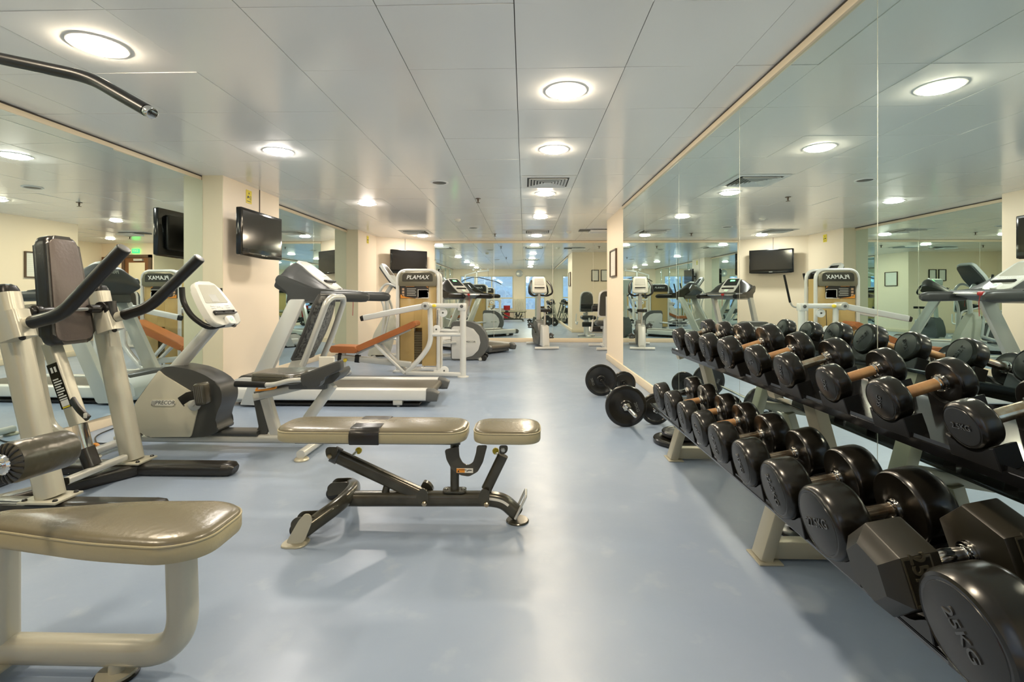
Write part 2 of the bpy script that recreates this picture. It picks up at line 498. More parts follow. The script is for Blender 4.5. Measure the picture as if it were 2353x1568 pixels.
mirror('wall_right_mirror', [YF + .02, 0.72, 1.94, 3.16, 4.39, 5.62, 6.85], XR, 'y', .095, zt, -1)
mirror('wall_left_mirror', [YF + .02, 0.25, 1.47, 2.69, 3.91, 5.02], XL, 'y', .095, zt, 1, math.tan(math.radians(1.4)))
mirror('wall_left_mirror', [6.19, 7.76, 9.21], XL, 'y', .095, zt, 1)
mirror('wall_back_mirror', [-2.07, -.70, .65, 1.57, 2.45], YB, 'x', .095, zt, -1)
# trim above and skirting below the mirrors
def trimx(name, x0, x1, y0, y1, top=True):
    b = MB('trim')
    if top: b.box((x0, y0, zt), (x1, y1, H_CEIL - .012), .004); b.use('joint').box((min(x0, x1) + .003, y0, H_CEIL - .012), (max(x0, x1) - .003, y1, H_CEIL))
    else: b.box((x0, y0, 0), (x1, y1, .095), .004)
    struct(name, b)
trimx('trim_4', XR - .022, XR + .02, YF, 6.86); trimx('trim_5', XL - .02, XL + .022, YF, 5.02); trimx('trim_6', XL - .02, XL + .022, 6.19, 9.21)
struct('trim_7', MB('trim').box((-2.08, YB - .022, zt), (2.45, YB + .02, H_CEIL - .004), .004))
trimx('baseboard_right', XR - .018, XR + .02, YF, 8.21, False)
trimx('baseboard_left', XL - .02, XL + .018, YF, 5.02, False); trimx('baseboard_left_mid', XL - .02, XL + .018, 6.19, 9.21, False)
struct('baseboard_back', MB('trim').box((-2.08, YB - .018, 0), (3.85, YB + .02, .095), .004))
struct('baseboard_column', MB('trim').box((XL, 5.03, 0), (-3.14, 6.20, .095), .004))
struct('baseboard_column_front', MB('black').box((-3.36, 5.00, 0), (-3.135, 5.03, .10), .004))
struct('baseboard_corner', MB('trim').prism([(-3.3, 9.2), (-3.155, 9.2), (-3.135, 10.295), (-2.065, 11.17), (-2.1, 11.19), (-3.3, 10.5)], (0, 0, 0), X_, Y_, 0, .095, .003))
struct('baseboard_alcove', MB('trim').box((XR + .02, 8.2, 0), (3.85, 8.215, .095), .004))

# alcove: a doorway in the far wall, a brown wooden door beside it
b = MB('frame_brown'); x0, x1, yy = 2.50, 3.25, YB
b.box((x0, yy - .03, 0), (x0 + .07, yy + .02, 2.05)); b.box((x1 - .07, yy - .03, 0), (x1, yy + .02, 2.05)); b.box((x0, yy - .03, 1.98), (x1, yy + .02, 2.05))
dr = struct('door_1', b)
b = MB('wood_brown').box((x0 + .07, yy - .008, .01), (x1 - .07, yy + .012, 1.98))
b.use('panel').box((x0 + .17, yy - .012, 1.0), (x1 - .17, yy - .007, 1.86))
p = b.build('door_leaf', dr)
MB('chrome').tube([(x0 + .12, yy - .01, 1.0), (x0 + .12, yy - .06, 1.0), (x0 + .24, yy - .06, 1.0)], .01).build('handle', dr)
MB('silver').box((x0 + .2, yy - .06, 1.90), (x0 + .42, yy - .008, 1.95)).build('door_closer', dr)
d2 = struct('door_2', MB('wood_brown').box((3.40, YB - .03, 0), (3.82, YB + .02, 2.0), .004))
# exit sign
t = thing('exit_sign', 'small green exit sign beside the doorway in the alcove', 'sign', (2.9, YB - .012, 2.14))
b = MB('green').box((2.81, YB - .022, 2.09), (2.99, YB, 2.19)); b.text('EXIT', (2.90, YB - .024, 2.14), X_, Z_, .07, .001, 'letter_white'); b.build('panel', t)

# window wall behind the camera (seen in the far mirrors)
wx0, wx1 = XL, XR + .02
b = MB('wall')
b.box((wx0, YF - .12, 0), (wx1, YF, .42)); b.box((wx0, YF - .12, 2.02), (wx1, YF, hc))
b.box((wx0, YF - .12, .42), (-3.05, YF, 2.02)); b.box((-.52, YF - .12, .42), (.02, YF, 2.02)); b.box((.98, YF - .12, .42), (wx1, YF, 2.02))
b.box((.02, YF - .12, 0.0), (.04, YF, .42))
struct('wall_front', b, smooth=0)
def window(name, x0, x1, z0, z1, mull=(), transom=None, m='door_white'):
    b = MB(m); y0, y1 = YF - .10, YF - .02; q = .05
    b.box((x0, y0, z0), (x0 + q, y1, z1)); b.box((x1 - q, y0, z0), (x1, y1, z1))
    b.box((x0 + q, y0, z0), (x1 - q, y1, z0 + q)); b.box((x0 + q, y0, z1 - q), (x1 - q, y1, z1))
    for mx in mull: b.box((mx - .03, y0, z0 + q), (mx + .03, y1, z1 - q))
    if transom: b.box((x0 + q, y0 + .01, transom - .03), (x1 - q, y1 - .01, transom + .03))
    o = struct(name, b)
    MB('window_glass').box((x0 + q, YF - .065, z0 + q), (x1 - q, YF - .058, z1 - q)).build('pane', o, smooth=0)
window('window_1', -3.05, -.52, .42, 2.02, (-2.35, -1.55), .95)
window('window_2', .02, .98, .0, 2.02, (), .98)
# ================================================================ ceiling fittings
LIGHTS = [
 (0.255, 3.0, 'bright round ceiling downlight in the row above the aisle, nearest to the viewer', 'lamp'),
 (0.255, 4.2, 'bright round downlight in the aisle row just before the big square air vent', 'lamp'),
 (0.255, 6.0, 'bright round downlight directly beyond the big square air vent', 'lamp'),
 (0.255, 7.8, 'bright round downlight midway between the two square vents of the aisle row', 'lamp'),
 (0.255, 10.2, 'bright round downlight next to the far mirror wall in the aisle row', 'lamp'),
 (-2.145, 2.4, 'large bright downlight above the black pull-down bar', 'lamp'),
 (-2.145, 4.2, 'downlight with a dark rim before the column with the television', 'lamp_cool'),
 (-2.145, 6.6, 'downlight above the treadmill, in front of the second left mirror', 'lamp_cool'),
 (-2.145, 10.2, 'small downlight in front of the diagonal wall with the far television', 'lamp_cool'),
 (0.255, 1.2, 'round ceiling downlight above the viewer, over the aisle', 'lamp'),
 (-2.145, 0.6, 'round ceiling downlight by the window wall over the cable machines', 'lamp'),
 (2.655, 10.2, 'round ceiling downlight in the alcove before the doorway', 'lamp'),
]
for x, y, lab, lm in LIGHTS:
    t = thing('ceiling_downlight', lab, 'light', (x, y, H_CEIL - .01), 'round ceiling downlights')
    MB('white').lathe((x, y, H_CEIL + .002), -Z_, [(0, .128), (.006, .126), (.008, .115), (.004, .105)], 40).build('trim_ring', t)
    MB(lm).lathe((x, y, H_CEIL + .001), -Z_, [(0.004, .105), (.013, .101), (.019, .086), (.023, .05), (.024, 0.0)], 36).build('diffuser', t)
def vent(x, y, lab):
    t = thing('ceiling_air_vent', lab, 'vent', (x, y, H_CEIL - .006), 'square ceiling air vents')
    h = .285; b = MB('white')
    z0 = H_CEIL - .006
    def ring(r0, r1, za, zb, thick=.003):
        for k in range(4):
            m4 = Matrix.Translation((x, y, 0)) @ Matrix.Rotation(k * PI / 2, 4, 'Z')
            P = [(-r0, -r0, za), (r0, -r0, za), (r1, -r1, zb), (-r1, -r1, zb)]
            Q = [(p[0], p[1], p[2] + thick) for p in P]
            b.add([m4 @ V(p) for p in P + Q], [[0, 1, 2, 3], [7, 6, 5, 4], [0, 4, 5, 1], [2, 6, 7, 3]])
    ring(h, .225, z0, z0 - .002)
    b.build('vent_frame', t, smooth=0)
    b = MB('white')
    for q in range(6):
        r1 = .205 - q * .033
        ring(r1, r1 - .020, z0 - .014 - .001, z0 + .006)
    b.box((x - .03, y - .03, z0 - .006), (x + .03, y + .03, z0 - .002))
    b.build('louver', t, smooth=0)
    MB('ceil_gap').box((x - .225, y - .225, H_CEIL - .0015), (x + .225, y + .225, H_CEIL - .0005)).build('duct_opening', t, smooth=0)
vent(.255, 5.4, 'large square louvred air vent in the aisle row of lights')
vent(.255, 9.6, 'smaller looking square vent near the far mirror wall in the aisle row')
vent(-2.145, 9.6, 'square louvred vent in front of the diagonal wall with the far television')
vent(-.945, 3.0 + 1.2, 'square louvred vent seen in the mirror over the open floor') if False else None
for x, y, lab in ((-.945, 5.4, 'round grey ceiling speaker over the middle of the room'), (-.945, 9.0, 'round grey ceiling speaker near the far mirror wall')):
    t = thing('ceiling_speaker', lab, 'speaker', (x, y, H_CEIL - .008))
    MB('white').lathe((x, y, H_CEIL), -Z_, [(0, .10), (.006, .098), (.008, .085), (.004, .08)], 32).build('trim_ring', t)
    MB('grey_dark').lathe((x, y, H_CEIL - .001), -Z_, [(0.001, .08), (.005, .07), (.007, 0)], 28).build('grille', t)
for x, y, lab in ((.87, 9.6, 'small round smoke detector between the aisle lights and the pier'), (-1.1, 8.0, 'round smoke detector above the black-console treadmill')):
    t = thing('smoke_detector', lab, 'detector', (x, y, H_CEIL - .04))
    MB('paper').lathe((x, y, H_CEIL), -Z_, [(0, .052), (.02, .050), (.025, .036), (.038, .03), (.042, 0)], 24).build('housing', t)
for x, y, lab in ((-.6, 9.9, 'ceiling sprinkler head beside the far mirror wall'), (1.9, 9.9, 'ceiling sprinkler head in the alcove'), (-.6, 6.3, 'ceiling sprinkler head over the middle of the room')):
    t = thing('ceiling_sprinkler', lab, 'sprinkler', (x, y, H_CEIL - .06))
    b = MB('frame_brown').lathe((x, y, H_CEIL), -Z_, [(0, .035), (.005, .034), (.006, .012), (.03, .010), (.05, .006), (.052, .026), (.055, .026), (.056, 0)], 16); b.build('sprinkler_head', t)
# projector-like beacon over the alcove entrance
t = thing('ceiling_emergency_light', 'white box shaped emergency light on the ceiling by the pier', 'light', (1.05 + .3, 9.4, H_CEIL - .05))
b = MB('white').box((1.25, 9.25, H_CEIL - .045), (1.6, 9.55, H_CEIL - .012), .006); b.use('grey_dark').box((1.05, 9.30, H_CEIL - .016), (1.6, 9.5, H_CEIL)); b.build('housing', t)
# ================================================================ dumbbell rack and its dumbbells
ORD = ['first', 'second', 'third', 'fourth', 'fifth', 'sixth', 'seventh', 'eighth', 'ninth', 'tenth']
UX, UZ, UX2, UZ2 = 0.985, 0.725, 1.175, 0.785     # upper tier: front and rear cradle lines (x, height of the plate)
LX, LZ, LX2, LZ2 = 0.845, 0.360, 1.075, 0.405     # lower tier
t = thing('dumbbell_rack', 'two tier beige steel dumbbell rack with black trays along the mirror', 'rack', (1.1, 2.0, 0))
RY0, RY1 = .62, 3.30
def upright(y):
    b = MB('champagne')
    w, h = .055, .085
    b.beam((.962, y, 0.006), (1.052, y, .31), h, .05, (1, 0, 0), .006)        # front leg
    b.beam((1.335, y, 0.006), (1.15, y, .70), h, .05, (1, 0, 0), .006)       # rear leg
    b.beam((.985, y, .045), (1.33, y, .045), w, .07, Z_, .006)             # foot bar
    b.beam((LX + .05, y, LZ - .052), (1.25, y, LZ2 - .040), w, .05, Z_, .005)
    b.beam((UX + .01, y, UZ - .050), (UX2 + .03, y, UZ2 - .048), w, .05, Z_, .005)
    o = b.build('upright', t)
    MB('champagne').box((.925, y - .06, 0), (1.02, y + .06, .007), .002).build('foot_plate', o)
    MB('champagne').box((1.30, y - .06, 0), (1.36, y + .06, .007), .002).build('foot_plate', o)
for y in (3.2, 2.0, .78): upright(y)
def tray(x0, z0, x1, z1, nm):
    b = MB('black_gloss')
    d = (V((x1, 0, z1)) - V((x0, 0, z0))).normalized()
    n = V((-d.z, 0, d.x))
    # folded sheet: front lip, floor, rear lip
    pr = [V((x0 + .004, 0, z0 - .010)), V((x0 + .006, 0, z0 - (.044 if nm == 'upper' else .034))), V((x0 + .0, 0, z0 - .022)), V((x0 + .03, 0, z0 - .018)), V((x1 - .03, 0, z1 - .022)), V((x1 + .05, 0, z1 - .020)), V((x1 + .055, 0, z1 - .008))]
    th = .004
    v, f = [], []
    for y in (RY0, RY1):
        for p in pr: v.append((p.x, y, p.z))
        for p in pr: v.append((p.x + n.x * -th, y, p.z - n.z * th))
    k = len(pr)
    for i in range(k - 1):
        f.append([i, i + 1, 2*k + i + 1, 2*k + i]); f.append([k + i, 3*k + i, 3*k + i + 1, k + i + 1])
    f.append([0, 2*k, 3*k, k]); f.append([k-1, 2*k-1, 4*k-1, 3*k-1])
    for e in (0, 2*k): 
        for i in range(k-1): f.append([e+i, e+k+i, e+k+i+1, e+i+1])
    b.add(v, f)
    return b.build('tray', t, label='black sheet metal tray')
tu = tray(UX, UZ, UX2, UZ2, 'upper'); tl = tray(LX, LZ, LX2, LZ2, 'lower')

def head(mb, x, sgn, r, L, txt, tilt_txt, fm='rubber_face'):
    """round urethane head whose outer face looks along sgn * x; outer face at x"""
    prof = [(0, r * .80), (.0012, r * .81), (.0014, r * .86), (.0, r * .875), (.003, r * .93), (L * .14, r * .985), (L * .26, r), (L * .80, r), (L * .92, r * .965), (L * .95, r * .93), (L * .93, r * .60), (L * 1.0, r * .36), (L * 1.03, r * .30), (L * 1.03, 0)]
    mb.use('rubber').lathe((x, 0, 0), (-sgn, 0, 0), prof, 44)
    mb.use(fm).lathe((x, 0, 0), (-sgn, 0, 0), [(.0002, r * .80), (-.0006, r * .78), (-.0006, 0)], 40)
    if txt:
        u = V((0, -sgn * -1, 0)) if False else V((0, sgn * 1.0, 0))
        c, s_ = math.cos(tilt_txt), math.sin(tilt_txt)
        uu = u * c + Z_ * s_; vv = Z_ * c - u * s_
        mb.text(txt, (x + sgn * .0008, 0, 0), uu, vv, r * .35, .0024, 'rubber_letter')
def dumbbell(i, tier, y, r, txt, grip, L, gap, lab, hexa=False, rot=0.0):
    if tier == 'u': x0, z0, x1, z1 = UX, UZ, UX2, UZ2
    else: x0, z0, x1, z1 = LX, LZ, LX2, LZ2
    d = V((x1 - x0, 0, z1 - z0)).normalized(); up = V((-d.z, 0, d.x))
    half = (gap + L) / 2
    mid = V(((x0 + x1) / 2 + random.uniform(-.006, .006), y, (z0 + z1) / 2)) + up * (r * (1.09 if hexa else 1) + .004)
    if tier == 'u': mid += V((.0, 0, 0))
    t = thing('dumbbell', lab, 'dumbbell', mid, 'dumbbells on the rack', local=True)
    t.rotation_euler = (0, -math.atan2(d.z, d.x), random.uniform(-.018, .018))
    if hexa: t.rotation_euler.x = -.20
    for sgn in (-1, 1):
        b = MB('rubber'); xo = sgn * (gap / 2 + L)
        if not hexa: head(b, xo, sgn, r, L, txt, rot if sgn < 0 else random.uniform(-1.2, 1.2))
        else:
            b = MB('hex_rubber'); R6 = r * 1.09; n = 6; v, f = [], []
            prof = [(0, .62), (.003, .66), (.030, .985), (.034, 1.0), (L - .020, 1.0), (L - .014, .97), (L, .55)]
            for tt, k in prof:
                for j in range(6):
                    a = PI / 3 * j
                    v.append((xo - sgn * tt, math.sin(a) * R6 * k, math.cos(a) * R6 * k))
            m = len(prof)
            for q in range(m - 1):
                for j in range(6): f.append([q*6+j, q*6+(j+1) % 6, (q+1)*6+(j+1) % 6, (q+1)*6+j])
            f.append(list(range(6))[::-1]); f.append([(m-1)*6+j for j in range(6)])
            b.add(v, f)
            # moulded number panel on the side facing the room
            for aa in (-PI / 3, PI * 2 / 3 - PI, ):
                nn = V((0, math.sin(-PI/3 - PI/6*0), math.cos(-PI/3)))
            nn = V((0, -math.sin(PI * 2/3 * .5 + PI/6), math.cos(PI/2)))
            nn = V((0, -1, 0)); fl = R6 * math.cos(PI / 6)
            cx = xo - sgn * L / 2
            b.use('hex_letter')
            for (za, zb, xa, xb) in ((-.05, -.045, -.03, .03), (.045, .05, -.03, .03), (-.045, .045, -.03, -.027), (-.045, .045, .027, .03)):
                b.box((cx + xa, -fl - .0015, za * .95), (cx + xb, -fl + .002, zb * .95))
            b.text('25KG', (cx, -fl - .0005, 0), V((0, 0, -1)), X_, .046, .0022, 'hex_letter')
        b.build('head', t)
    b = MB(grip)
    if hexa:
        b = MB('chrome'); b.lathe((-gap / 2, 0, 0), X_, [(0, .020), (.01, .021), (.014, .016), (.02, .014), (.03, .0165), (gap / 2, .0185), (gap - .03, .0165), (gap - .02, .014), (gap - .014, .016), (gap - .01, .021), (gap, .020)], 28)
    else:
        b.cyl((-gap / 2 - .004, 0, 0), (gap / 2 + .004, 0, 0), .0155 if r < .075 else .017, 24)
    b.build('handle', t)
    rr = .0225 if r < .075 else .025
    for sgn in (-1, 1):
        c = MB('chrome'); xx = sgn * gap / 2
        c.lathe((xx, 0, 0), (-sgn, 0, 0), [(-.004, rr), (.004, rr), (.0055, rr * .86), (.0075, rr * .86), (.009, rr * .96), (.013, rr * .96), (.0145, rr * .74), (.018, rr * .72)], 28)
        c.build('collar', t)
    # two black cradle saddles of the tray under this dumbbell
    for sgn, (xx, zz) in ((-1, (x0, z0)), (1, (x1, z1))):
        pass
    return t, mid, half, d, up
def saddle(parent, c, d, up, r, wd=.052, drop=.030):
    """curved plastic cradle: an arc under a head, with a raised horn either side"""
    b = MB('black'); out = []
    a0 = math.radians(52); n = 10
    ri, ro = r + .0045, r + .012
    inner = [(math.sin(-a0 + 2 * a0 * k / n) * ri, -math.cos(-a0 + 2 * a0 * k / n) * ri) for k in range(n + 1)]
    base = -r - drop
    outl = inner + [(inner[-1][0] + .012, inner[-1][1] + .004), (inner[-1][0] + .014, base), (inner[0][0] - .014, base), (inner[0][0] - .012, inner[0][1] + .004)]
    b.prism(outl, c, Y_, up, -wd / 2, wd / 2, .002, 1)
    return b.build('saddle', parent)

US = [(1.09, .0535, '2.5KG', 'worn_chrome', .048), (1.335, .058, '5KG', 'copper', .052), (1.575, .0585, '5KG', 'copper', .052), (1.82, .0635, '7.5KG', 'worn_chrome', .058),
      (2.065, .0655, '7.5KG', 'copper', .060), (2.31, .074, '12.5KG', 'copper', .072), (2.55, .072, '12.5KG', 'copper', .070), (2.80, .068, '10KG', 'worn_chrome', .064), (3.05, .068, '10KG', 'worn_chrome', .064)]
LS = [(0.885, .107, '25KG', 'worn_chrome', .105), (1.11, .090, '', 'chrome', .128), (1.335, .097, '22.5KG', 'worn_chrome', .098), (1.57, .091, '22.5KG', 'worn_chrome', .092),
      (1.828, .085, '20KG', 'worn_chrome', .088), (2.077, .083, '17.5KG', 'worn_chrome', .084), (2.30, .081, '15KG', 'copper', .078), (2.52, .080, '15KG', 'copper', .078), (2.77, .082, '15KG', 'copper', .076), (3.02, .082, '15KG', 'chrome', .076)]
GRW = {'copper': 'brown handle', 'worn_chrome': 'dull chrome handle', 'chrome': 'shiny chrome handle'}
for i, (y, r, tx, gr, L) in enumerate(US):
    where = 'nearest to the viewer' if i == 0 else ('at the far end' if i == 8 else ORD[i] + ' from the near end')
    tt, mid, half, d, up = dumbbell(i, 'u', y, r, tx, gr, L, .108 + .012, f'round black {tx} dumbbell, {GRW[gr]}, {where}, upper tray', rot=(.05, 1.2, 1.45, 1.3, .35, 1.0, 1.1, 1.2, 1.25)[i])
    for sg in (-1, 1): saddle(tu, mid + d * (sg * (.06 + L * .42)), d, up, r)
for i, (y, r, tx, gr, L) in enumerate(LS):
    where = 'nearest to the viewer' if i == 0 else ('at the far end' if i == 9 else ORD[i] + ' from the near end')
    hx = i == 1
    lab = 'hexagonal black 25KG dumbbell with chrome handle on the lower tray' if hx else f'round black {tx} dumbbell, {GRW[gr]}, {where}, lower tray'
    tt, mid, half, d, up = dumbbell(i, 'l', y, r, tx, gr, L, .118 if not hx else .11, lab, hx, rot=(-.95, 0, .35, -1.1, -1.2, -1.15, -.5, -1.2, -1.2, -1.2)[i])
    for sg in (-1, 1): saddle(tl, mid + d * (sg * (.06 + L * .42)), d, up, r * (1.09 if hx else 1), .03 if hx else .052, .014 if hx else .030)

# ---------------------------------------------------------------- barbells and loose plates
def plate(mb, c, ax, r, th, txt=None):
    c = V(c); ax = V(ax).normalized()
    prof = [(-th/2, .026), (-th/2, r * .26), (-th/2 + .006, r * .30), (-th/2 + .008, r * .74), (-th/2 + .002, r * .80), (-th/2, r * .86), (-th/2 + .003, r * .965), (-th/2 + .010, r), (th/2 - .010, r), (th/2 - .003, r * .965), (th/2, r * .86), (th/2 - .002, r * .80), (th/2 - .008, r * .74), (th/2 - .006, r * .30), (th/2, r * .26), (th/2, .026)]
    mb.lathe(c, ax, prof, 48)
    mb.lathe(c, ax, [(-th/2, .026), (th/2, .026)], 24)
def barbell(x0, y0, x1, y1, r, ends, lab):
    z = r
    t = thing('barbell', lab, 'barbell', (x0, y0, 0), 'barbells on the floor by the pier')
    p, q = V((x0, y0, z)), V((x1, y1, z)); d = (q - p).normalized()
    b = MB('chrome'); e0, e1 = p - d * ends, q + d * ends
    b.cyl(p, q, .0125, 18); b.cyl(e0, p + d * .04, .0135, 20, .003); b.cyl(q - d * .04, e1, .0135, 20, .003)
    for k in range(14):
        b.torus(e0 + d * (.02 + k * .012), d, .0135, .0012, 18, 6)
    b.build('bar', t)
    for c, s in ((p, -1), (q, 1)):
        m = MB('rubber'); plate(m, c, d, r, .036)
        nn = -d
        m.text('20KG', c + nn * (.018 - .0065) + V((-r * .55, 0, -r*.1)) if s > 0 else c + nn * (.018 - .0065) + V((r * .5, 0, -.005)), V((.35, 0, -1)), V((1, 0, .35)), r * .2, .0012, 'grey_dark')
        o = m.build('plate', t)
        k = MB('chrome'); cc = c + d * s * .019
        k.lathe(cc, d * s, [(0, .028), (.004, .030), (.010, .030), (.012, .024), (.020, .022), (.028, .021)], 24)
        for a in range(6): 
            A = a * PI / 3; u = V((math.cos(A), 0, math.sin(A)))
            k.cyl(cc + u * .028 + d*s*.002, cc + u * .028 + d * s * .014, .007, 10)
        k.build('star_collar', t)
barbell(.824, 3.98, .814, 5.20, .168, .33, 'chrome barbell with two large black plates lying left of the smaller one')
barbell(1.085, 4.06, 1.06, 5.24, .128, .30, 'chrome barbell with smaller black plates next to the skirting below the mirror')
for (x, y, z, r, lab) in ((1.10, 3.55, .022, .165, 'large black weight plate flat on the floor, under the other plate'), (1.155, 3.58, .062, .150, 'black weight plate lying on top of the larger plate behind the rack foot')):
    t = thing('weight_plate', lab, 'weight plate', (x, y, z - .02)); b = MB('rubber'); plate(b, (x, y, z), Z_, r, .040); b.build('plate_disc', t)
t = thing('weight_plate', 'small thin black plate on the floor under the middle of the rack', 'weight plate', (1.22, 2.2, 0))
b = MB('rubber'); b.lathe((1.22, 2.22, .0), Z_, [(0, .028), (0, .082), (.004, .087), (.012, .087), (.015, .082), (.015, .028)], 40); b.lathe((1.22, 2.22, 0), Z_, [(0, .028), (.015, .028)], 30); b.build('plate_disc', t)
# ================================================================ adjustable bench in the foreground
YC = 2.30
t = thing('adjustable_bench', 'olive padded adjustable weight bench standing alone on the blue floor', 'bench', (-.5, YC, 0))
def cushion(x0, x1, y0, y1, z0, z1, rr, nm, parent, taper=0.0):
    b = MB('vinyl'); o = round2([(x0, y0 + taper), (x1, y0), (x1, y1), (x0, y1 - taper)], rr, 7)
    b.cushion(o, z0, z1, 'vinyl', 'vinyl_side', edge=.034, crown=.004)
    return b.build(nm, parent)
bp = cushion(-1.15, -.265, 2.175, 2.43, .395, .463, .10, 'back_pad', t)
cushion(-.235, .075, 2.175, 2.42, .395, .462, .085, 'seat_pad', t)
# tape patch round the middle of the pad
o = [(2.168, .391), (2.437, .391), (2.437, .444), (2.412, .4665), (2.19, .4665), (2.168, .447)]
MB('vinyl_black').prism(round2(o, .012, 3), (-.79, 0, 0), Y_, Z_, 0, .135, .002, 1).build('wrap', bp, label='shiny dark tape patch wrapped round the pad')
MB('gun').beam((-1.08, YC, .380), (-.30, YC, .380), .07, .026, Z_).build('pad_rail', t)
MB('gun').beam((-.2, YC, .382), (.04, YC, .382), .05, .022, Z_).build('seat_rail', t)
b = MB('gun')
pm = fillet([R(800, 1146, YC), R(1128, 1146, YC), R(1158, 1152, YC), R(1190, 1181, YC)], .12, 8)
b.sweep(pm, rrect(.062, .066, .022, 4), Z_)
b.build('base_beam', t)
ft = MB('gun'); c = R(1189, 1187, YC); c.z = 0
ft.lathe(c, Z_, [(0, .052), (.005, .054), (.009, .050), (.010, 0)], 32); ft.build('foot_disc', t)
hk = MB('silver'); e = V((c.x + .005, YC, .03))
hk.tube([e + V((-.015, -.045, 0)), e + V((.035, -.045, .105)), e + V((.035, .045, .105)), e + V((-.015, .045, 0))], .006, .015)
hk.build('lift_handle', t)
# splayed front legs
b = MB('gun'); J = R(797, 1142, YC)
n_, f_ = V((-.955, 2.075, .050)), V((-.93, 2.585, .055))
b.sweep(fillet([n_, V((-.85, 2.21, .105)), V((-.83, 2.31, .118)), V((-.85, 2.42, .105)), f_], .09, 8), rrect(.062, .062, .024, 4), Z_)
b.build('cross_leg', t)
b = MB('champagne')
b.prism(round2([(-1.035, 2.02), (-.93, 2.02), (-.925, 2.11), (-1.03, 2.11)], .035, 5), (0, 0, 0), X_, Y_, 0, .008, .002, 1)
pp_ = [R(x, y, 2.036) for x, y in [(656, 1250), (688, 1194), (702, 1180), (715, 1184), (717, 1200), (698, 1248)]]
b.prism(round2([(q.x, max(q.z, .004)) for q in pp_], .02, 4), (0, 2.036, 0), X_, Z_, -.003, .003, .001, 1)
b.build('foot_plate', t)
MB('champagne').prism(round2([(-1.0, 2.52), (-.90, 2.52), (-.90, 2.60), (-1.0, 2.60)], .03, 5), (0, 0, 0), X_, Y_, 0, .008, .002, 1).build('foot_plate', t)
for q, nm in ((V((-1.0, 2.135, .055)), 'near'), (V((-1.0, 2.53, .055)), 'far')):
    b = MB('gun')
    for dy in (-.03, .03):
        b.prism(round2([(-.02, -.03), (.09, -.01), (.09, .045), (.0, .04), (-.02, .02)], .012, 3), q + V((0, dy, 0)), X_, Z_, -.003, .003)
    k = b.build('wheel_bracket', t)
    w_ = MB('rubber').cyl(q + V((.0, -.026, -.022)), q + V((.0, .026, -.022)), .032, 24, .006); w_.build('wheel', k)
# centre post and flange
b = MB('gun'); P0 = R(1045, 1145, YC); P0.z = .14; P1 = V((P0.x, YC, .385))
b.cyl(P0, P1, .021, 24); b.build('post', t)
b = MB('gun').prism(round2([(-.055, -.03), (.055, -.03), (.055, .03), (-.055, .03)], .02, 3), (P0.x, YC, .140), X_, Y_, 0, .008)
for dx in (-.04, .04): bolt(b, (P0.x + dx, YC, .148), Z_, .009, .008, 'chrome')
b.build('flange', t)
def plate2(mb, px, y, w=.008, rnd=.012):
    pts = [R(x, yy, y) for x, yy in px]
    mb.prism(round2([(p.x, p.z) for p in pts], rnd, 3), (0, y, 0), X_, Z_, -w / 2, w / 2)
# U shaped hinge plate
b = MB('gun')
U = [(1022, 1034), (1054, 1026), (1056, 1050), (1063, 1064), (1075, 1070), (1087, 1063), (1094, 1040), (1096, 1024), (1120, 1024), (1110, 1062), (1098, 1084), (1078, 1095), (1058, 1092), (1038, 1078), (1026, 1056)]
for y in (YC - .04, YC + .04): plate2(b, U, y, .008, .01)
b.cyl(R(1040, 1040, YC - .04), R(1040, 1040, YC - .04) + V((0, .08, 0)), .012)
hb = b.build('hinge_plate', t)
b = MB('paper'); q0, q1 = R(1049, 1087, YC - .046), R(1087, 1077, YC - .046)
b.box((q0.x, YC - .0462, q0.z), (q1.x, YC - .0442, q1.z)); b.use('orange').box((q0.x, YC - .0468, q0.z + .001), (q0.x * .45 + q1.x * .55 - .004, YC - .0460, q1.z - .001))
b.use('ink').prism([(q0.x + .004, q0.z + .004), (q0.x + .014, q0.z + .004), (q0.x + .009, q0.z + .014)], (0, YC - .0470, 0), X_, Z_, -.0003, .0003)
b.text('WARNING', ((q0.x * .62 + q1.x * .38), YC - .0470, q1.z - .007), X_, Z_, .007, .0002, 'ink')
b.use('ink').tube([(q1.x - .030, YC - .0466, q0.z + .008), (q1.x - .020, YC - .0466, q0.z + .013), (q1.x - .006, YC - .0466, q0.z + .012)], .002, n=6)
b.build('sticker', hb)
# long diagonal strut
A, B = R(771, 1046, YC), R(975, 1141, YC)
b = MB('gun').sweep([A + (B - A) * .03, B], rrect(.050, .062, .018, 4), Y_.cross(B - A)); 
b.use('grey_dark').sweep([A - (B - A) * .03, A + (B - A) * .04], rrect(.058, .070, .018, 4), Y_.cross(B - A))
st = b.build('strut', t)
for p, ax in ((R(804, 1052, YC - .028), -Y_), (R(779, 1056, YC - .032), -Y_), (R(940, 1118, YC - .028), -Y_)):
    pass
MB('gun').cyl(R(893, 1106, YC), R(884, 1136, YC), .017, 18).build('strut_brace', t)
b = MB('gun')
for y in (YC - .036,):
    plate2(b, [(748, 1028), (776, 1028), (776, 1044), (768, 1056), (755, 1056), (749, 1046)], y, .006, .02)
bolt(b, R(758, 1049, YC - .040), -Y_, .011, .009, 'brass_chrome'); b.build('hinge_bracket', t)
b = MB('gun')
for y in (YC - .038,):
    plate2(b, [(962, 1128), (972, 1121), (984, 1132), (985, 1158), (974, 1164), (964, 1158), (955, 1143)], y, .007, .02)
bolt(b, R(975, 1158, YC - .043), -Y_, .012, .010, 'brass_chrome'); b.build('pivot_bracket', t)
b = MB('gun')
plate2(b, [(974, 1104), (988, 1110), (996, 1122), (996, 1129), (978, 1129), (966, 1120)], YC + .05, .03, .012); b.build('pivot_cover', t)
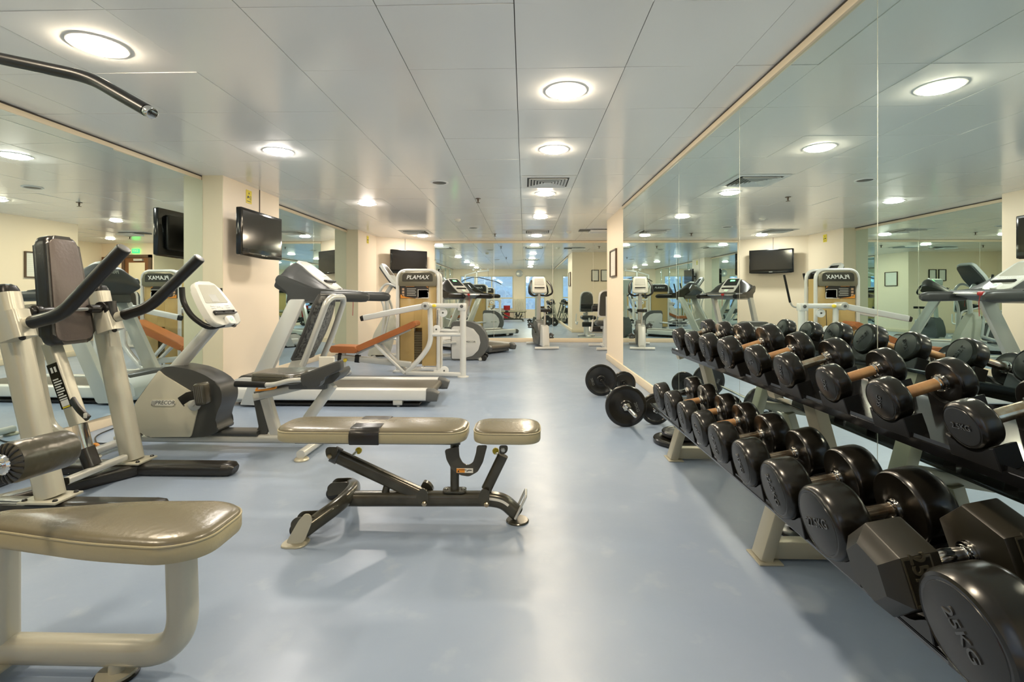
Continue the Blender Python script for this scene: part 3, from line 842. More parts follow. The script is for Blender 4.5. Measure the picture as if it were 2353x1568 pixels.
b = MB('yellow').ball(R(824, 1036, YC + .06), .0165, 16); k = R(815, 1042, YC + .03); b.use('chrome').cyl(R(808, 1050, YC), R(820, 1038, YC + .05), .007)
b.build('adjustment_knob', t, label='yellow knob')
# seat strut
A, B = R(1156, 1046, YC), R(1118, 1124, YC)
MB('gun').sweep([A, B], rrect(.044, .050, .016, 4), Y_.cross(B - A)).build('seat_strut', t)
b = MB('gun')
for y in (YC - .034,):
    plate2(b, [(1146, 1024), (1167, 1024), (1167, 1036), (1160, 1044), (1148, 1044)], y, .006, .015)
bolt(b, R(1156, 1034, YC - .038), -Y_, .011, .009, 'silver'); b.build('hinge_bracket', t)
b = MB('gun')
for y in (YC - .038,):
    plate2(b, [(1107, 1122), (1126, 1128), (1124, 1148), (1126, 1160), (1114, 1166), (1103, 1158), (1098, 1146)], y, .007, .018)
bolt(b, R(1118, 1160, YC - .043), -Y_, .012, .010, 'brass_chrome'); b.build('pivot_bracket', t)
b = MB('yellow').ball(R(1139, 1037, YC + .055), .0165, 16); b.use('chrome').cyl(R(1146, 1050, YC), R(1140, 1039, YC + .05), .007); b.build('adjustment_knob', t, label='yellow knob')
# scale sticker along the bent tube
b = MB('paper'); L = len(pm)
pp = [p + V((0, -.0318, .018)) for p in pm if -.19 < p.x < -.055]
b.sweep([V((p.x, YC - .0325, p.z + .012)) for p in pm if -.17 < p.x < -.05], rrect(.012, .0008, .0002, 1), -Y_) 
b.build('scale_sticker', t)
# ================================================================ lat pulldown (seat, roller, bar) at the left edge
t = thing('lat_pulldown_machine', 'lat pulldown with olive saddle seat, round roller pad and black overhead bar', 'gym machine', (-1.6, 1.32, 0))
# seat pad: wide rounded nose to the right, narrowing to the left
cy = 1.325
o = [(-.815, cy + .085), (-.90, cy + .135), (-1.15, cy + .125), (-1.42, cy + .055), (-1.52, cy + .045), (-1.52, cy - .045), (-1.42, cy - .055), (-1.12, cy - .115), (-.90, cy - .135), (-.815, cy - .085)]
o = round2([p for p in o][::-1], .07, 6)
b = MB('vinyl'); b.cushion(o, .385, .452, 'vinyl', 'vinyl_side', edge=.04, crown=.005)
b.build('seat', t)
b = MB('silver').box((-1.45, cy - .05, .382), (-.9, cy + .05, .393), .003); b.build('seat_plate', t)
# bent frame under the seat
b = MB('beige_metal')
b.sweep(fillet([(-.965, cy + .02, .384), (-.955, cy + .02, .065), (-2.0, cy + .02, .065)], .12, 12), rrect(.075, .065, .028, 5), Y_)
b.build('seat_frame', t)
MB('beige_metal').sweep([(-1.475, cy + .02, .09), (-1.475, cy + .02, .39)], rrect(.06, .06, .02, 4), Y_).build('seat_post', t)
b = MB('champagne').lathe((-1.14, 1.335, 0.006), Z_, [(0, .050), (.010, .048), (.012, 0)], 32); b.use('rubber').lathe((-1.14, 1.335, 0), Z_, [(0, .054), (.008, .055), (.009, .048)], 32)
b.use('beige_metal').cyl((-1.14, 1.335, .01), (-1.14, 1.335, .05), .02); b.build('foot', t)
b = MB('champagne').box((-1.52, cy - .05, .03), (-1.43, cy + .09, .04), .003); b.build('flange', t)
# roller
p0, p1 = R(8, 1068, 1.21), R(160, 1028, 1.37)
p0 = V((p0.x, p0.y, p0.z)); d = (p1 - p0).normalized(); L = (p1 - p0).length
prof = [(0, .030), (.002, .040), (.010, .0515), (.02, .054), (L * .5, .053), (L - .02, .0525), (L - .008, .049), (L, .038), (L + .001, .02)]
b = MB('vinyl_olive').lathe(p0, d, prof, 40); 
b.use('vinyl_black')
for k in range(18):
    A = 2 * PI * k / 18; u = V((0, 0, 1)); u = (u - d * u.dot(d)).normalized(); s_ = d.cross(u); rr = u * math.cos(A) + s_ * math.sin(A)
    b.tube([p0 + rr * .024 - d * .003, p0 + rr * .040 + d * .001, p0 + rr * .0505 + d * .009], .003, n=6)
rp = b.build('roller_pad', t)
b = MB('chrome').lathe(p0, -d, [(-.01, .026), (.004, .027), (.010, .022), (.012, .012), (.022, .011), (.022, 0)], 28); b.build('end_cap', rp)
MB('chrome').cyl(p0 - d * .16, p1 + d * .01, .011).build('roller_shaft', t)
b = MB('beige_metal'); q = p0 - d * .15
b.sweep([V((-1.62, q.y, q.z)), q], rrect(.05, .05, .015, 3), Z_); b.sweep([V((-1.62, cy + .02, .09)), V((-1.62, cy + .02, q.z + .03))], rrect(.06, .06, .02, 3), Y_)
b.sweep([V((-1.62, q.y, q.z)), V((-1.62, cy + .05, q.z))], rrect(.05, .05, .015, 3), Z_); b.build('roller_post', t)
# tower, mast and overhead arm (outside the picture, seen in the far mirrors)
tx = -2.06
b = MB('white_metal')
b.sweep([(tx, cy + .02, .0), (tx, cy + .02, 2.12)], rrect(.08, .08, .02, 3), Y_)
b.sweep([(tx - .02, cy + .02, 2.10), (-1.52, cy + .02, 2.16)], rrect(.07, .08, .02, 3), Y_)
b.sweep([(tx - .5, cy + .02, 1.95), (tx, cy + .02, 2.10)], rrect(.06, .06, .02, 3), Y_)
b.sweep([(tx - .5, cy + .02, .0), (tx - .5, cy + .02, 1.97)], rrect(.06, .06, .02, 3), Y_)
b.build('mast', t)
for xx in (-1.58, -1.9, -2.2):
    MB('white').cyl((xx, cy - .012, 2.19), (xx, cy + .05, 2.19), .048, 28, .006).build('pulley', t)
MB('black').cyl((-1.56, cy - .005, 1.80), (-1.56, cy + .0, 2.15), .004, 8).build('cable', t)
b0 = [R(-330, 60, 1.38), R(-60, 122, 1.36), R(205, 178, 1.32), R(338, 254, 1.27)]
pth = fillet(b0, [.1, .06], 8)
lb = MB('black').sweep(pth, circ(.0165, 18)); e = pth[-1]; d = (pth[-1] - pth[-2]).normalized()
lbo = lb.build('pulldown_bar', t, label='bent black pull-down bar with chrome tip')
MB('chrome').cyl(e, e + d * .022, .0155, 20, .002).build('end_cap', lbo)
q_ = b0[0]
b = MB('black').tube([q_, V((q_.x - .30, 1.38, q_.z)), V((q_.x - .62, 1.38, q_.z - .10)), V((q_.x - .75, 1.38, q_.z - .18))], .0165, .06); b.build('bar_grip', lbo)
MB('chrome').cyl((-1.56, 1.33, q_.z + .01), (-1.56, 1.33, 1.82), .008).build('bar_hanger', t)

# ================================================================ chest press / upright machine
YA, YB2 = 2.32, 2.86
t = thing('chest_press_machine', 'grey seated press machine with tall dark back pad and two raised black handles', 'gym machine', (-2.4, 2.6, 0))
def rail(y, xe, nm='base_rail'):
    b = MB('black_metal')
    b.sweep([(-3.15, y, .036), (xe - .06, y, .036)], rrect(.11, .072, .028, 5), Z_)
    b.sweep([(xe - .06, y, .036), (xe - .02, y, .035), (xe, y, .03)], rrect(.112, .074, .03, 5), Z_, scale=[1, .93, .62])
    o = b.build(nm, t); return o
rA, rB = rail(YA, -1.745), rail(YB2, -1.72)
b = MB('black_metal'); b.sweep([(-2.62, YA, .036), (-2.30, YB2, .036)], rrect(.10, .07, .02, 4), Z_); b.sweep([(-2.95, YA, .036), (-2.95, YB2, .036)], rrect(.10, .07, .02, 4), Z_); b.build('cross_rail', t)
def upright(y, xf, xt, zt, nm='upright'):
    b = MB('beige_metal')
    b.sweep([(xf, y, .085), (xt, y, zt)], rrect(.105, .095, .032, 5), Y_); o = b.build(nm, t)
    c = MB('black').sweep([V((xt, y, zt)), V((xt - .002, y, zt + .015)), V((xt - .004, y, zt + .035)), V((xt - .005, y, zt + .045))], rrect(.10, .09, .032, 5), Y_, scale=[1, .97, .8, .45]); c.build('end_cap', o)
    f = MB('beige_metal').box((xf - .095, y - .075, .073), (xf + .095, y + .075, .085), .003)
    for dx in (-.075, .075):
        for dy in (-.055, .055): bolt(f, (xf + dx, y + dy, .085), Z_, .011, .009, 'black')
    f.build('flange', o); return o
p = R(117, 1150, YA); uA = upright(YA, p.x, R(12, 660, YA).x, 1.075)
p = R(305, 1060, YB2); uB = upright(YB2, p.x, R(225, 668, YB2).x, 1.085)
# clamp sleeves and arms
def arm(y, pts, sl, up):
    q = [R(px, py, y) for px, py in pts]
    x0 = q[0].x
    dirv = (R(sl[1][0], sl[1][1], y) - R(sl[0][0], sl[0][1], y)).normalized()
    b = MB('beige_metal').sweep([R(sl[0][0], sl[0][1], y - .005), R(sl[1][0], sl[1][1], y - .005)], rrect(.118, .106, .03, 5), Y_)
    for k in (.14, .92):
        c = R(sl[0][0], sl[0][1], y) * (1 - k) + R(sl[1][0], sl[1][1], y) * k
        bolt(b, c + V((.052, -.03, 0)), V((1, -.6, 0)), .013, .010, 'black')
    b.build('clamp', up)
    a = MB('beige_metal').tube([q[0], q[1]], .0285, n=20); o = a.build('press_arm', t)
    g = MB('black').sweep(fillet([q[1], q[2], q[3]], .12, 12), circ(.0315, 22)); g.build('grip', o)
    d = (q[3] - q[2]).normalized(); MB('grey_dark').cyl(q[3] - d * .002, q[3] + d * .006, .029, 22, .003).build('end_cap', o)
arm(YA - .065, [(34, 748), (74, 741), (142, 724), (284, 572)], [(24, 718), (43, 780)], uA)
arm(YB2 - .065, [(248, 735), (286, 724), (344, 706), (458, 594)], [(238, 712), (254, 762)], uB)
# back pad on its post
c0, c1 = V((-2.555, 2.60, 1.385)), V((-2.475, 2.60, .80))
ax = (c1 - c0).normalized(); nrm = V((-ax.z, 0, ax.x)); 
if nrm.x < 0: nrm = -nrm
L = (c1 - c0).length; w2 = .13
o = round2([(-w2 * .72, 0), (w2 * .72, 0), (w2, L), (-w2, L)], [.05, .05, .06, .06], 6)
u = V((0, 1, 0)); v = ax
b = MB('vinyl_black'); n2 = u.cross(v); sg = 1 if n2.dot(nrm) > 0 else -1
b.prism(o, c0, u, v, sg * -.045 if sg > 0 else .045 * 1, sg * .030, .022, 5) if sg > 0 else b.prism(o, c0, u, v, -.030, .045, .022, 5)
oi = [(p_[0] * .86, L * .5 + (p_[1] - L * .5) * .94) for p_ in o]
if sg > 0: b.use('vinyl_brown').prism(oi, c0, u, v, .026, .034, .006, 3)
else: b.use('vinyl_brown').prism(oi, c0, u, v, -.034, -.026, .006, 3)
b.build('back_pad', t, label='tall dark brown vinyl back pad')
# pad post, bracket
b = MB('beige_metal').sweep(fillet([R(72, 700, 2.68), R(90, 880, 2.68), R(112, 985, 2.68), R(165, 1010, 2.68)], .10, 8), rrect(.055, .055, .018, 4), Y_)
b.build('pad_post', t)
b = MB('beige_metal').tube([(-2.44, YA, .92), (-2.60, YA + .10, .92), (-2.60, YB2 - .10, .92), (-2.44, YB2, .92)], .026, .08, 18); b.build('cross_tube', t)
b = MB('black').cyl((-2.46, YA + .04, .985), (-2.46, YA + .16, .985), .022, 18, .004).cyl((-2.46, YA + .06, .985), (-2.46, YA + .09, .985), .032, 18, .004); b.build('pivot', t)
b = MB('black').cyl((-2.44, YB2 - .19, .99), (-2.44, YB2 - .04, .99), .024, 18, .004).cyl((-2.44, YB2 - .12, .99), (-2.44, YB2 - .07, .99), .040, 18, .004)
b.use('chrome').cyl((-2.46, YA + .15, .985), (-2.44, YB2 - .18, .99), .010); b.build('pivot', t)
b = MB('black').sweep([(-2.42, YB2 - .075, 1.03), (-2.40, YB2 - .075, .90)], rrect(.05, .06, .02, 3), Y_); b.use('beige_metal').sweep([(-2.41, YB2 - .078, .93), (-2.395, YB2 - .078, .77)], rrect(.014, .045, .005, 3), Y_); b.build('lock_plate', t)
# telescopic seat column with the label
q0, q1, q2, q3, q4 = [R(px, py, 2.60) for px, py in ((118, 790), (132, 830), (183, 975), (197, 1030), (213, 1072))]
b = MB('beige_metal').sweep([q0, q2], rrect(.062, .075, .014, 4), Y_); co = b.build('seat_column', t)
MB('chrome').sweep([q2, q3], rrect(.050, .062, .014, 4), Y_).build('inner_tube', co)
b = MB('black_metal').sweep([q3, q4], rrect(.058, .072, .016, 4), Y_); b.build('sleeve', co)
# safety label on the face that looks at the room
dd = (q2 - q1).normalized(); fn = V((-dd.z, 0, dd.x)); fn = fn if fn.x > 0 else -fn
la, lb_ = q1 * .97 + q2 * .03 - Z_*0, q2 * .72 + q1 * .28
for (side, nn) in (('a', -Y_),):
    b = MB('black_gloss'); mid_ = (la + lb_) / 2; LL = (lb_ - la).length
    uu = dd; vv = nn.cross(dd)
    cc = mid_ - Y_ * .0378
    hw = .030
    def rect(m, u0, u1, v0, v1, h=.0006):
        b.use(m); pts = [(u0, v0), (u1, v0), (u1, v1), (u0, v1)]
        b.prism(pts, cc, uu, vv, 0, h) if uu.cross(vv).dot(-Y_) > 0 else b.prism(pts, cc, uu, vv, -h, 0)
    rect('black_gloss', -LL / 2, LL / 2, -hw, hw, .0005)
    rect('letter_white', LL / 2 - .045, LL / 2 - .012, -hw * .7, hw * .7, .0008) 
    rect('sign_yellow', LL / 2 - .010, LL / 2 - .003, -hw * .7, hw * .7, .0008)
    for k in range(9): rect('letter_white', -LL / 2 + .085 + k * .014, -LL / 2 + .092 + k * .014, -hw * .75, hw * (.7 if k % 3 else .3), .0008)
    for k in (-1, 1): rect('letter_white', -LL / 2 + .02, -LL / 2 + .05, k * .010 - .006, k * .010 + .006, .0008)
    b.build('instruction_label', co)
b = MB('black'); la = R(166, 918, 2.53); lc = R(203, 962, 2.50)
b.sweep(fillet([la, (la + lc) / 2 + V((0, -.01, .0)), lc], .03, 4), rrect(.035, .018, .008, 3), Y_, scale=None); b.use('silver').box(V(lc) + V((-.014, -.016, .004)), V(lc) + V((.004, -.009, .03)), .003); b.build('release_lever', co)
b = MB('silver').sweep([R(152, 1106, 2.42), R(286, 1052, 2.80)], rrect(.038, .036, .010, 3), Z_); b.use('black').sweep([R(150, 1107, 2.415), R(154, 1105, 2.43)], rrect(.034, .034, .009, 3), Z_); b.build('foot_bar', t, label='pale metal foot bar')
b = MB('beige_metal').sweep([(-2.52, YB2, .086), (-2.60, YB2, .086)], rrect(.13, .012, .003, 2), Z_).sweep([(-2.70, YA, .086), (-2.78, YA, .086)], rrect(.13, .012, .003, 2), Z_); 
# ================================================================ recumbent exercise bike
YR = 3.36
t = thing('recumbent_bike', 'beige and charcoal recumbent exercise bike in front of the left column', 'exercise bike', (-2.0, YR, 0))
def P2(pts, y): return [(R(a, c, y).x, R(a, c, y).z) for a, c in pts]
yn, yf_ = YR - .095, YR + .095
whole = P2([(369, 845), (396, 842), (440, 850), (472, 863), (501, 882), (510, 904), (509, 927), (498, 949), (493, 975), (504, 992), (479, 1003), (440, 1007), (341, 1006), (313, 990), (306, 955), (311, 925), (334, 893)], yn)
b = MB('charcoal').prism(round2(whole, .03, 3), (0, yn, 0), X_, Z_, -(yf_ - yn) , 0, .022, 4) if False else MB('charcoal')
def prismY(b, outl, y0, y1, bev=0.0, seg=3):
    return b.prism(outl, (0, 0, 0), X_, Z_, -y1, -y0, bev, seg)
prismY(b, round2(whole, .03, 3), yn, yf_, .03, 5); hs = b.build('housing', t)
cover = P2([(366, 850), (378, 862), (449, 905), (457, 925), (455, 945), (440, 1005), (342, 1004), (315, 988), (308, 955), (313, 926), (335, 896)], yn)
for y0, y1 in ((yn - .010, yn + .02), (yf_ - .02, yf_ + .010)):
    b = MB('shroud'); prismY(b, round2(cover, .018, 3), y0, y1, .006, 2)
    c = b.build('side_cover', hs, label='beige side cover')
    if y0 < YR:
        c0 = R(378, 925, yn); bb = MB('shroud'); o = [(q[0] + c0.x, q[1] + c0.z) for q in rrect(.175, .046, .022, 5)]
        prismY(bb, o, yn - .0145, yn - .009, .002, 1)
        bb.use('console'); o = [(q[0] + c0.x, q[1] + c0.z) for q in rrect(.163, .036, .017, 5)]; prismY(bb, o, yn - .0155, yn - .014)
        bb.text('|||PRECOR', (c0.x, yn - .0156, c0.z), X_, Z_, .036, .0006, 'grey_dark', shear=.2)
        bb.build('badge', c)
# crank and pedal
cc = R(443, 930, yn - .02)
b = MB('silver').lathe(cc + V((0, .03, 0)), -Y_, [(0, .045), (.02, .045), (.026, .036), (.032, .02), (.034, 0)], 28); b.use('silver').sweep([cc + V((0, -.012, 0)), R(470, 903, yn - .03)], rrect(.030, .014, .005, 2), Y_); b.build('crank', t)
pc = R(465, 905, yn - .085)
b = MB('gun'); m4 = Matrix.Translation(pc) @ Matrix.Rotation(math.radians(-8), 4, 'Y') 
b.box((-.036, -.045, -.075), (.036, .045, .075), .02, 4, m4)
b.use('grey_dark')
for k in range(5): b.box((-.026 + k * .012, -.0465, -.055), (-.021 + k * .012, -.044, .055), 0, 1, m4)
pd = b.build('pedal', t)
MB('black').sweep([pc + V((-.02, -.02, -.0)), pc + V((-.07, -.04, -.012)), pc + V((-.125, -.03, -.045)), pc + V((-.14, .0, -.062))], rrect(.06, .008, .003, 2), Y_).build('strap', pd)
b = MB('gun'); q = R(425, 945, yf_ + .08); b.box(q + V((-.04, -.04, -.03)), q + V((.04, .05, .03)), .015, 3); b.build('pedal', t)
# base
b = MB('silver').sweep([(-2.78, YR, .075), (-1.40, YR, .070)], rrect(.10, .055, .02, 4), Z_); b.build('main_rail', t)
MB('shroud').sweep([(-2.66, YR, .085), (-2.80, YR, .085), (-2.86, YR, .06)], rrect(.12, .075, .03, 4), Z_, scale=[1, .9, .6]).build('front_cap', t)
for x in (-2.82, -1.44):
    b = MB('silver').sweep([(x, YR - .26, .042), (x, YR + .26, .042)], rrect(.055, .05, .02, 4), Z_); o = b.build('stabilizer', t)
    for s_ in (-1, 1): MB('champagne').lathe((x, YR + s_ * .245, 0), Z_, [(0, .045), (.008, .047), (.016, .040), (.018, 0)], 28).build('foot', o)
MB('orange').cyl((-2.87, YR - .19, .045), (-2.87, YR - .165, .045), .035, 22, .004).build('transport_wheel', t, label='orange transport wheel')
MB('charcoal').sweep([(-2.20, YR, .115), (-1.84, YR, .112)], rrect(.12, .035, .015, 3), Z_).build('rail_cover', t)
# mast, console, handlebars
A, B = R(383, 872, YR), V((-2.135, YR, .905))
MB('silver').tube([A - (B - A) * .06, B], .043, n=24).build('mast', t)
ct, cb = V((-2.245, YR, 1.165)), V((-2.055, YR, .865))
d = (cb - ct).normalized(); n = V((-d.z, 0, d.x)); n = n if n.x > 0 else -n
L = (cb - ct).length
o = round2([(-.115, 0), (.115, 0), (.165, L * .55), (.16, L), (-.16, L), (-.165, L * .55)], [.06, .06, .08, .07, .07, .08], 5)
def face(b, outl, h0, h1, bev=.0, seg=2):
    """outline (y, along console) raised from h0 to h1 above the console plane"""
    nn = Y_.cross(d); 
    if nn.dot(n) > 0: return b.prism(outl, ct, Y_, d, h0, h1, bev, seg)
    return b.prism(outl, ct, Y_, d, -h1, -h0, bev, seg)
b = MB('console'); face(b, o, -.045, 0, .012, 4); co = b.build('console', t)
b = MB('console_face'); face(b, round2([(-.09, .03), (.09, .03), (.125, L * .50), (-.125, L * .50)], .012, 3), 0, .002); b.build('display_panel', co)
b = MB('silver'); face(b, round2([(-.048, .11), (.03, .11), (.03, .17), (-.048, .17)], .006, 2), .002, .003); b.build('screen', co)
b = MB('letter_white'); 
for (u, v) in [(-.09 + .016 * i, L * .57 + .016 * j) for i in range(3) for j in range(3)] + [(.07 + .016 * i, L * .57 + .016 * j) for i in range(3) for j in range(3)] + [(-.02, L * .59), (.0, L * .59), (.02, L * .62)]:
    face(b, [(u + q[0], v + q[1]) for q in rrect(.011, .008, .003, 2)], .001, .003)
b.build('keypad', co)
b = MB('black'); 
for s_ in (0, 1):
    v0 = L * .70 + s_ * .022; face(b, round2([(-.115, v0), (.115, v0), (.115, v0 + .007), (-.115, v0 + .007)], .003, 2), .003, .016 + .01 * s_)
for u in (-.11, 0, .11): face(b, [(u - .004, L * .70), (u + .004, L * .70), (u + .004, L * .70 + .027), (u - .004, L * .70 + .027)], .003, .014)
b.build('book_rest', co)
b = MB('letter_white'); face(b, round2([(-.042, L * .84), (.042, L * .84), (.035, L * 1.02), (-.035, L * 1.02)], .015, 4), 0, .024, .006, 2); b.use('green')
nc = ct + d * (L * .92) + n * .0245; b.torus(nc, n, .011, .0012, 24, 6); b.build('stop_button', co)
for s_ in (-1, 1):
    y = YR + s_ * .20
    b = MB('black').tube([cb + V((-.02, s_ * .05, .0)), cb + V((-.06, s_ * .15, -.02)) , V((-2.20, y, .93)), V((-2.255, y, 1.03)), V((-2.26, y, 1.12))], .0175, .05, 16); b.build('handlebar', t)
# seat
S0 = R(636, 852, YR)
def PX(px, py, y=YR): return R(px, py, y)
b = MB('silver')
rl0, rl1 = PX(588, 912), PX(772, 868)
b.sweep([rl0, rl1], rrect(.075, .05, .008, 2), Z_); b.use('grey_dark').sweep([rl0 + Z_ * .030, rl1 + Z_ * .030], rrect(.05, .018, .004, 2), Z_); b.build('seat_rail', t)
b = MB('silver').sweep([PX(612, 915), PX(636, 1000)], rrect(.07, .06, .012, 3), Y_); b.use('charcoal').sweep(fillet([PX(594, 908), PX(609, 985), PX(594, 1003)], .05, 5), rrect(.075, .03, .01, 3), Y_); b.build('front_leg', t)
MB('silver').sweep([PX(764, 884), PX(672, 1012)], rrect(.07, .06, .02, 4), Y_).build('rear_leg', t)
b = MB('grey_dark').box((-1.62, YR - .06, .42), (-1.36, YR + .06, .50), .01, 2); b.build('seat_carriage', t)
o = round2([(-1.86, YR - .14), (-1.50, YR - .20), (-1.46, YR + .20), (-1.86, YR + .14)][::-1], .09, 6)
b = MB('vinyl_olive').cushion(o, .475, .545, 'vinyl_olive', 'vinyl_olive', edge=.04, crown=.0); b.build('seat', t)
for s_ in (-1, 1):
    y = YR + s_ * .235
    b = MB('charcoal'); o = round2(P2([(693, 860), (785, 826), (788, 850), (745, 868), (738, 888), (706, 891), (698, 878)], y), .02, 3)
    prismY(b, o, y - .035, y + .035, .01, 3); b.build('bottle_tray', t)
    hb = MB('silver').tube([(-1.44, y, .52), (-1.52, y, .515), (-1.63, y, .485), (-1.72, y, .485)], .0155, .06); h_ = hb.build('side_handle', t)
    MB('black').tube([(-1.68, y, .485), (-1.88, y, .49)], .020).build('grip', h_)
b = MB('charcoal'); prismY(b, round2(P2([(742, 866), (792, 844), (795, 856), (778, 874), (745, 884)], YR), .015, 3), YR - .10, YR + .10, .01, 2); b.build('rear_bracket', t)
b = MB('orange'); y = YR - .12
b.tube([PX(588, 898, y), PX(595, 884, y), PX(632, 880, y), PX(636, 892, y), PX(612, 896, y), PX(588, 898, y)], .0065, .02); b.build('adjustment_lever', t, label='orange adjustment lever')
# backrest: bent tube loop, mesh sling in front of it
pb = [V((-1.475, YR - .155, .60)), V((-1.40, YR - .165, .78)), V((-1.315, YR - .155, 1.02)), V((-1.30, YR - .10, 1.055)), V((-1.30, YR + .10, 1.055)), V((-1.315, YR + .155, 1.02)), V((-1.40, YR + .165, .78)), V((-1.475, YR + .155, .60))]
MB('silver').tube([p for p in pb], .021, .07, 16).build('back_frame', t)
b = MB('mesh_net'); rows, cols = 12, 12; v = []
for i in range(rows + 1):
    s_ = i / rows; zc = .64 + .43 * s_; xc = -1.545 + .165 * s_ + .02 * math.sin(s_ * PI)
    wv = .155 + .02 * math.sin(s_ * PI) - .05 * max(0, s_ - .85) / .15
    for j in range(cols + 1):
        u = -1 + 2 * j / cols; v.append((xc + .055 * (1 - u * u) - .0, YR + wv * u, zc))
nv = len(v); v2 = [(x + .007, y, z) for x, y, z in v]; f = []
for i in range(rows):
    for j in range(cols):
        a = i * (cols + 1) + j; q = [a, a + 1, a + cols + 2, a + cols + 1]; f.append(q); f.append([k + nv for k in q][::-1])
b.add(v + v2, f); edge = [v[i * (cols + 1)] for i in range(rows + 1)] ; edge2 = [v[i * (cols + 1) + cols] for i in range(rows + 1)]
b.use('charcoal').sweep(edge, circ(.011, 8)); b.sweep(edge2, circ(.011, 8)); b.sweep(v[:cols + 1], circ(.010, 8)); b.sweep(v[-cols - 1:], circ(.010, 8))
b.build('back_sling', t, label='dark mesh back sling')
b = MB('paper').box((-1.36, YR - .17, .56), (-1.26, YR - .15, .66), .003, 1); b.build('information_card', t, label='blank white card')
# ================================================================ treadmills
def treadmill(loc, rot, lab, dark=False, grp=None):
    t = thing('treadmill', lab, 'treadmill', loc, grp, local=True); t.rotation_euler = (0, 0, rot)
    H = .36; body = 'charcoal' if not dark else 'black_metal'
    b = MB('grey_dark').box((.10, -.27, .03), (2.02, .27, .13), .01).use('belt').box((.42, -.255, .13), (2.03, .255, .157), .004); 
    b.cyl((2.03, -.255, .118), (2.03, .255, .118), .038, 24); b.build('running_belt', t)
    for s in (-1, 1):
        y = s * (H - .045)
        b = MB('white_metal').sweep([(.16, y, .118), (2.02, y, .118)], rrect(.088, .115, .018, 3), Z_); b.build('side_rail', t)
        c = MB('grey_dark').sweep([(2.02, y, .115), (2.08, y, .11), (2.13, y, .095)], rrect(.094, .125, .03, 4), Z_, scale=[1, .97, .72]); c.build('end_cap', t)
        f = MB('silver').box((1.70, y - .04, .02), (1.79, y + .04, .065), .006).cyl((1.745, y, 0), (1.745, y, .03), .018, 14); f.build('foot', t)
        # upright
        u = MB('silver'); y2 = s * (H + .005)
        P = [(.29, .0), (.44, .0), (.92, 1.03), (.76, 1.03), (.55, .60)]
        P = [(.24, .02), (.40, .02), (.50, .25), (.87, 1.03), (.72, 1.03), (.34, .25)]
        u.prism(round2(P, .02, 3), (0, 0, 0), X_, Z_, -(y2 + .028), -(y2 - .028), .008, 2); u.build('upright', t)
        a = MB(body if not dark else 'black').sweep([(1.02, s * (H - .01), 1.065), (1.14, s * (H - .0), 1.06), (1.40, s * H, 1.055), (1.45, s * H, 1.05), (1.475, s * H, 1.045)], rrect(.082, .104, .038, 5), Z_, scale=[1, 1, 1, .85, .45]); a.build('handrail', t)
    b = MB('shroud_white' if not dark else 'shroud_white'); o = round2([(.02, .03), (.50, .03), (.52, .16), (.38, .255), (.16, .265), (.04, .18)], .05, 5)
    b.prism(o, (0, 0, 0), X_, Z_, -.30, .30, .03, 4); hd = b.build('motor_hood', t); MB(body).prism(round2([(.10, .20), (.40, .20), (.38, .272), (.16, .282)], .03, 4), (0, 0, 0), X_, Z_, -.24, .24, .02, 3).build('hood_top', hd)
    b = MB('black').box((.2, -.34, .012), (1.95, .34, .035), .004); b.build('underframe', t)
    # dashboard
    o = [(.57, 1.20), (.60, 1.265), (.68, 1.25), (.86, 1.15), (1.16, 1.115), (1.17, 1.075), (1.0, 1.025), (.68, .985), (.70, 1.09)]
    b = MB(body).prism(round2(o, .02, 4), (0, 0, 0), X_, Z_, -(H + .02), H + .02, .035, 5)
    da = b.build('dashboard', t)
    # raised cowl: rounded hump carrying the display
    b = MB(body); prof = [(.555, 1.22), (.585, 1.37), (.66, 1.41), (.72, 1.385), (1.03, 1.13), (.70, 1.06)]
    def loftY(b, prof, ws, scs):
        k = len(prof); v = []; f = []
        for y, (sc, dz) in zip(ws, scs):
            for x, z in prof: v.append((x, y, 1.08 + (z - 1.08) * sc + dz))
        m = len(ws)
        for i in range(m - 1):
            for j in range(k): f.append([i*k+j, i*k+(j+1) % k, (i+1)*k+(j+1) % k, (i+1)*k+j])
        f.append(list(range(k))); f.append([(m-1)*k+j for j in range(k)])
        b.add(v, f)
    loftY(b, round2(prof, .04, 4), [-.365, -.33, -.27, -.20, -.14, .14, .20, .27, .33, .365], [(.50, 0), (.62, 0), (.72, 0), (.88, 0), (.97, 0), (.97, 0), (.88, 0), (.72, 0), (.62, 0), (.50, 0)])
    b.build('cowl', da)
    ct = V((.665, 0, 1.40)); cb = V((1.035, 0, 1.115)); d = (cb - ct).normalized(); n = V((-d.z, 0, d.x)); n = n if n.z > 0 else -n; L = (cb - ct).length
    def face(b, outl, h0, h1, bev=.0, seg=2):
        nn = Y_.cross(d)
        if nn.dot(n) > 0: return b.prism(outl, ct, Y_, d, h0, h1, bev, seg)
        return b.prism(outl, ct, Y_, d, -h1, -h0, bev, seg)
    o = round2([(-.14, -.01), (.14, -.01), (.165, L * .5), (.155, L), (-.155, L), (-.165, L * .5)], [.05, .05, .05, .06, .06, .05], 4)
    b = MB('console'); face(b, o, -.01, .018, .008, 3); co = b.build('console', t)
    b = MB('console_face' if not dark else 'screen'); face(b, round2([(-.115, .02), (.115, .02), (.135, L * .52), (-.135, L * .52)], .012, 3), .018, .020); b.build('display_panel', co)
    if dark: b = MB('led_green'); face(b, round2([(-.045, .06), (.045, .06), (.045, .10), (-.045, .10)], .004, 2), .020, .0215); b.build('screen', co, label='green lit number display')
    b = MB('letter_white'); 
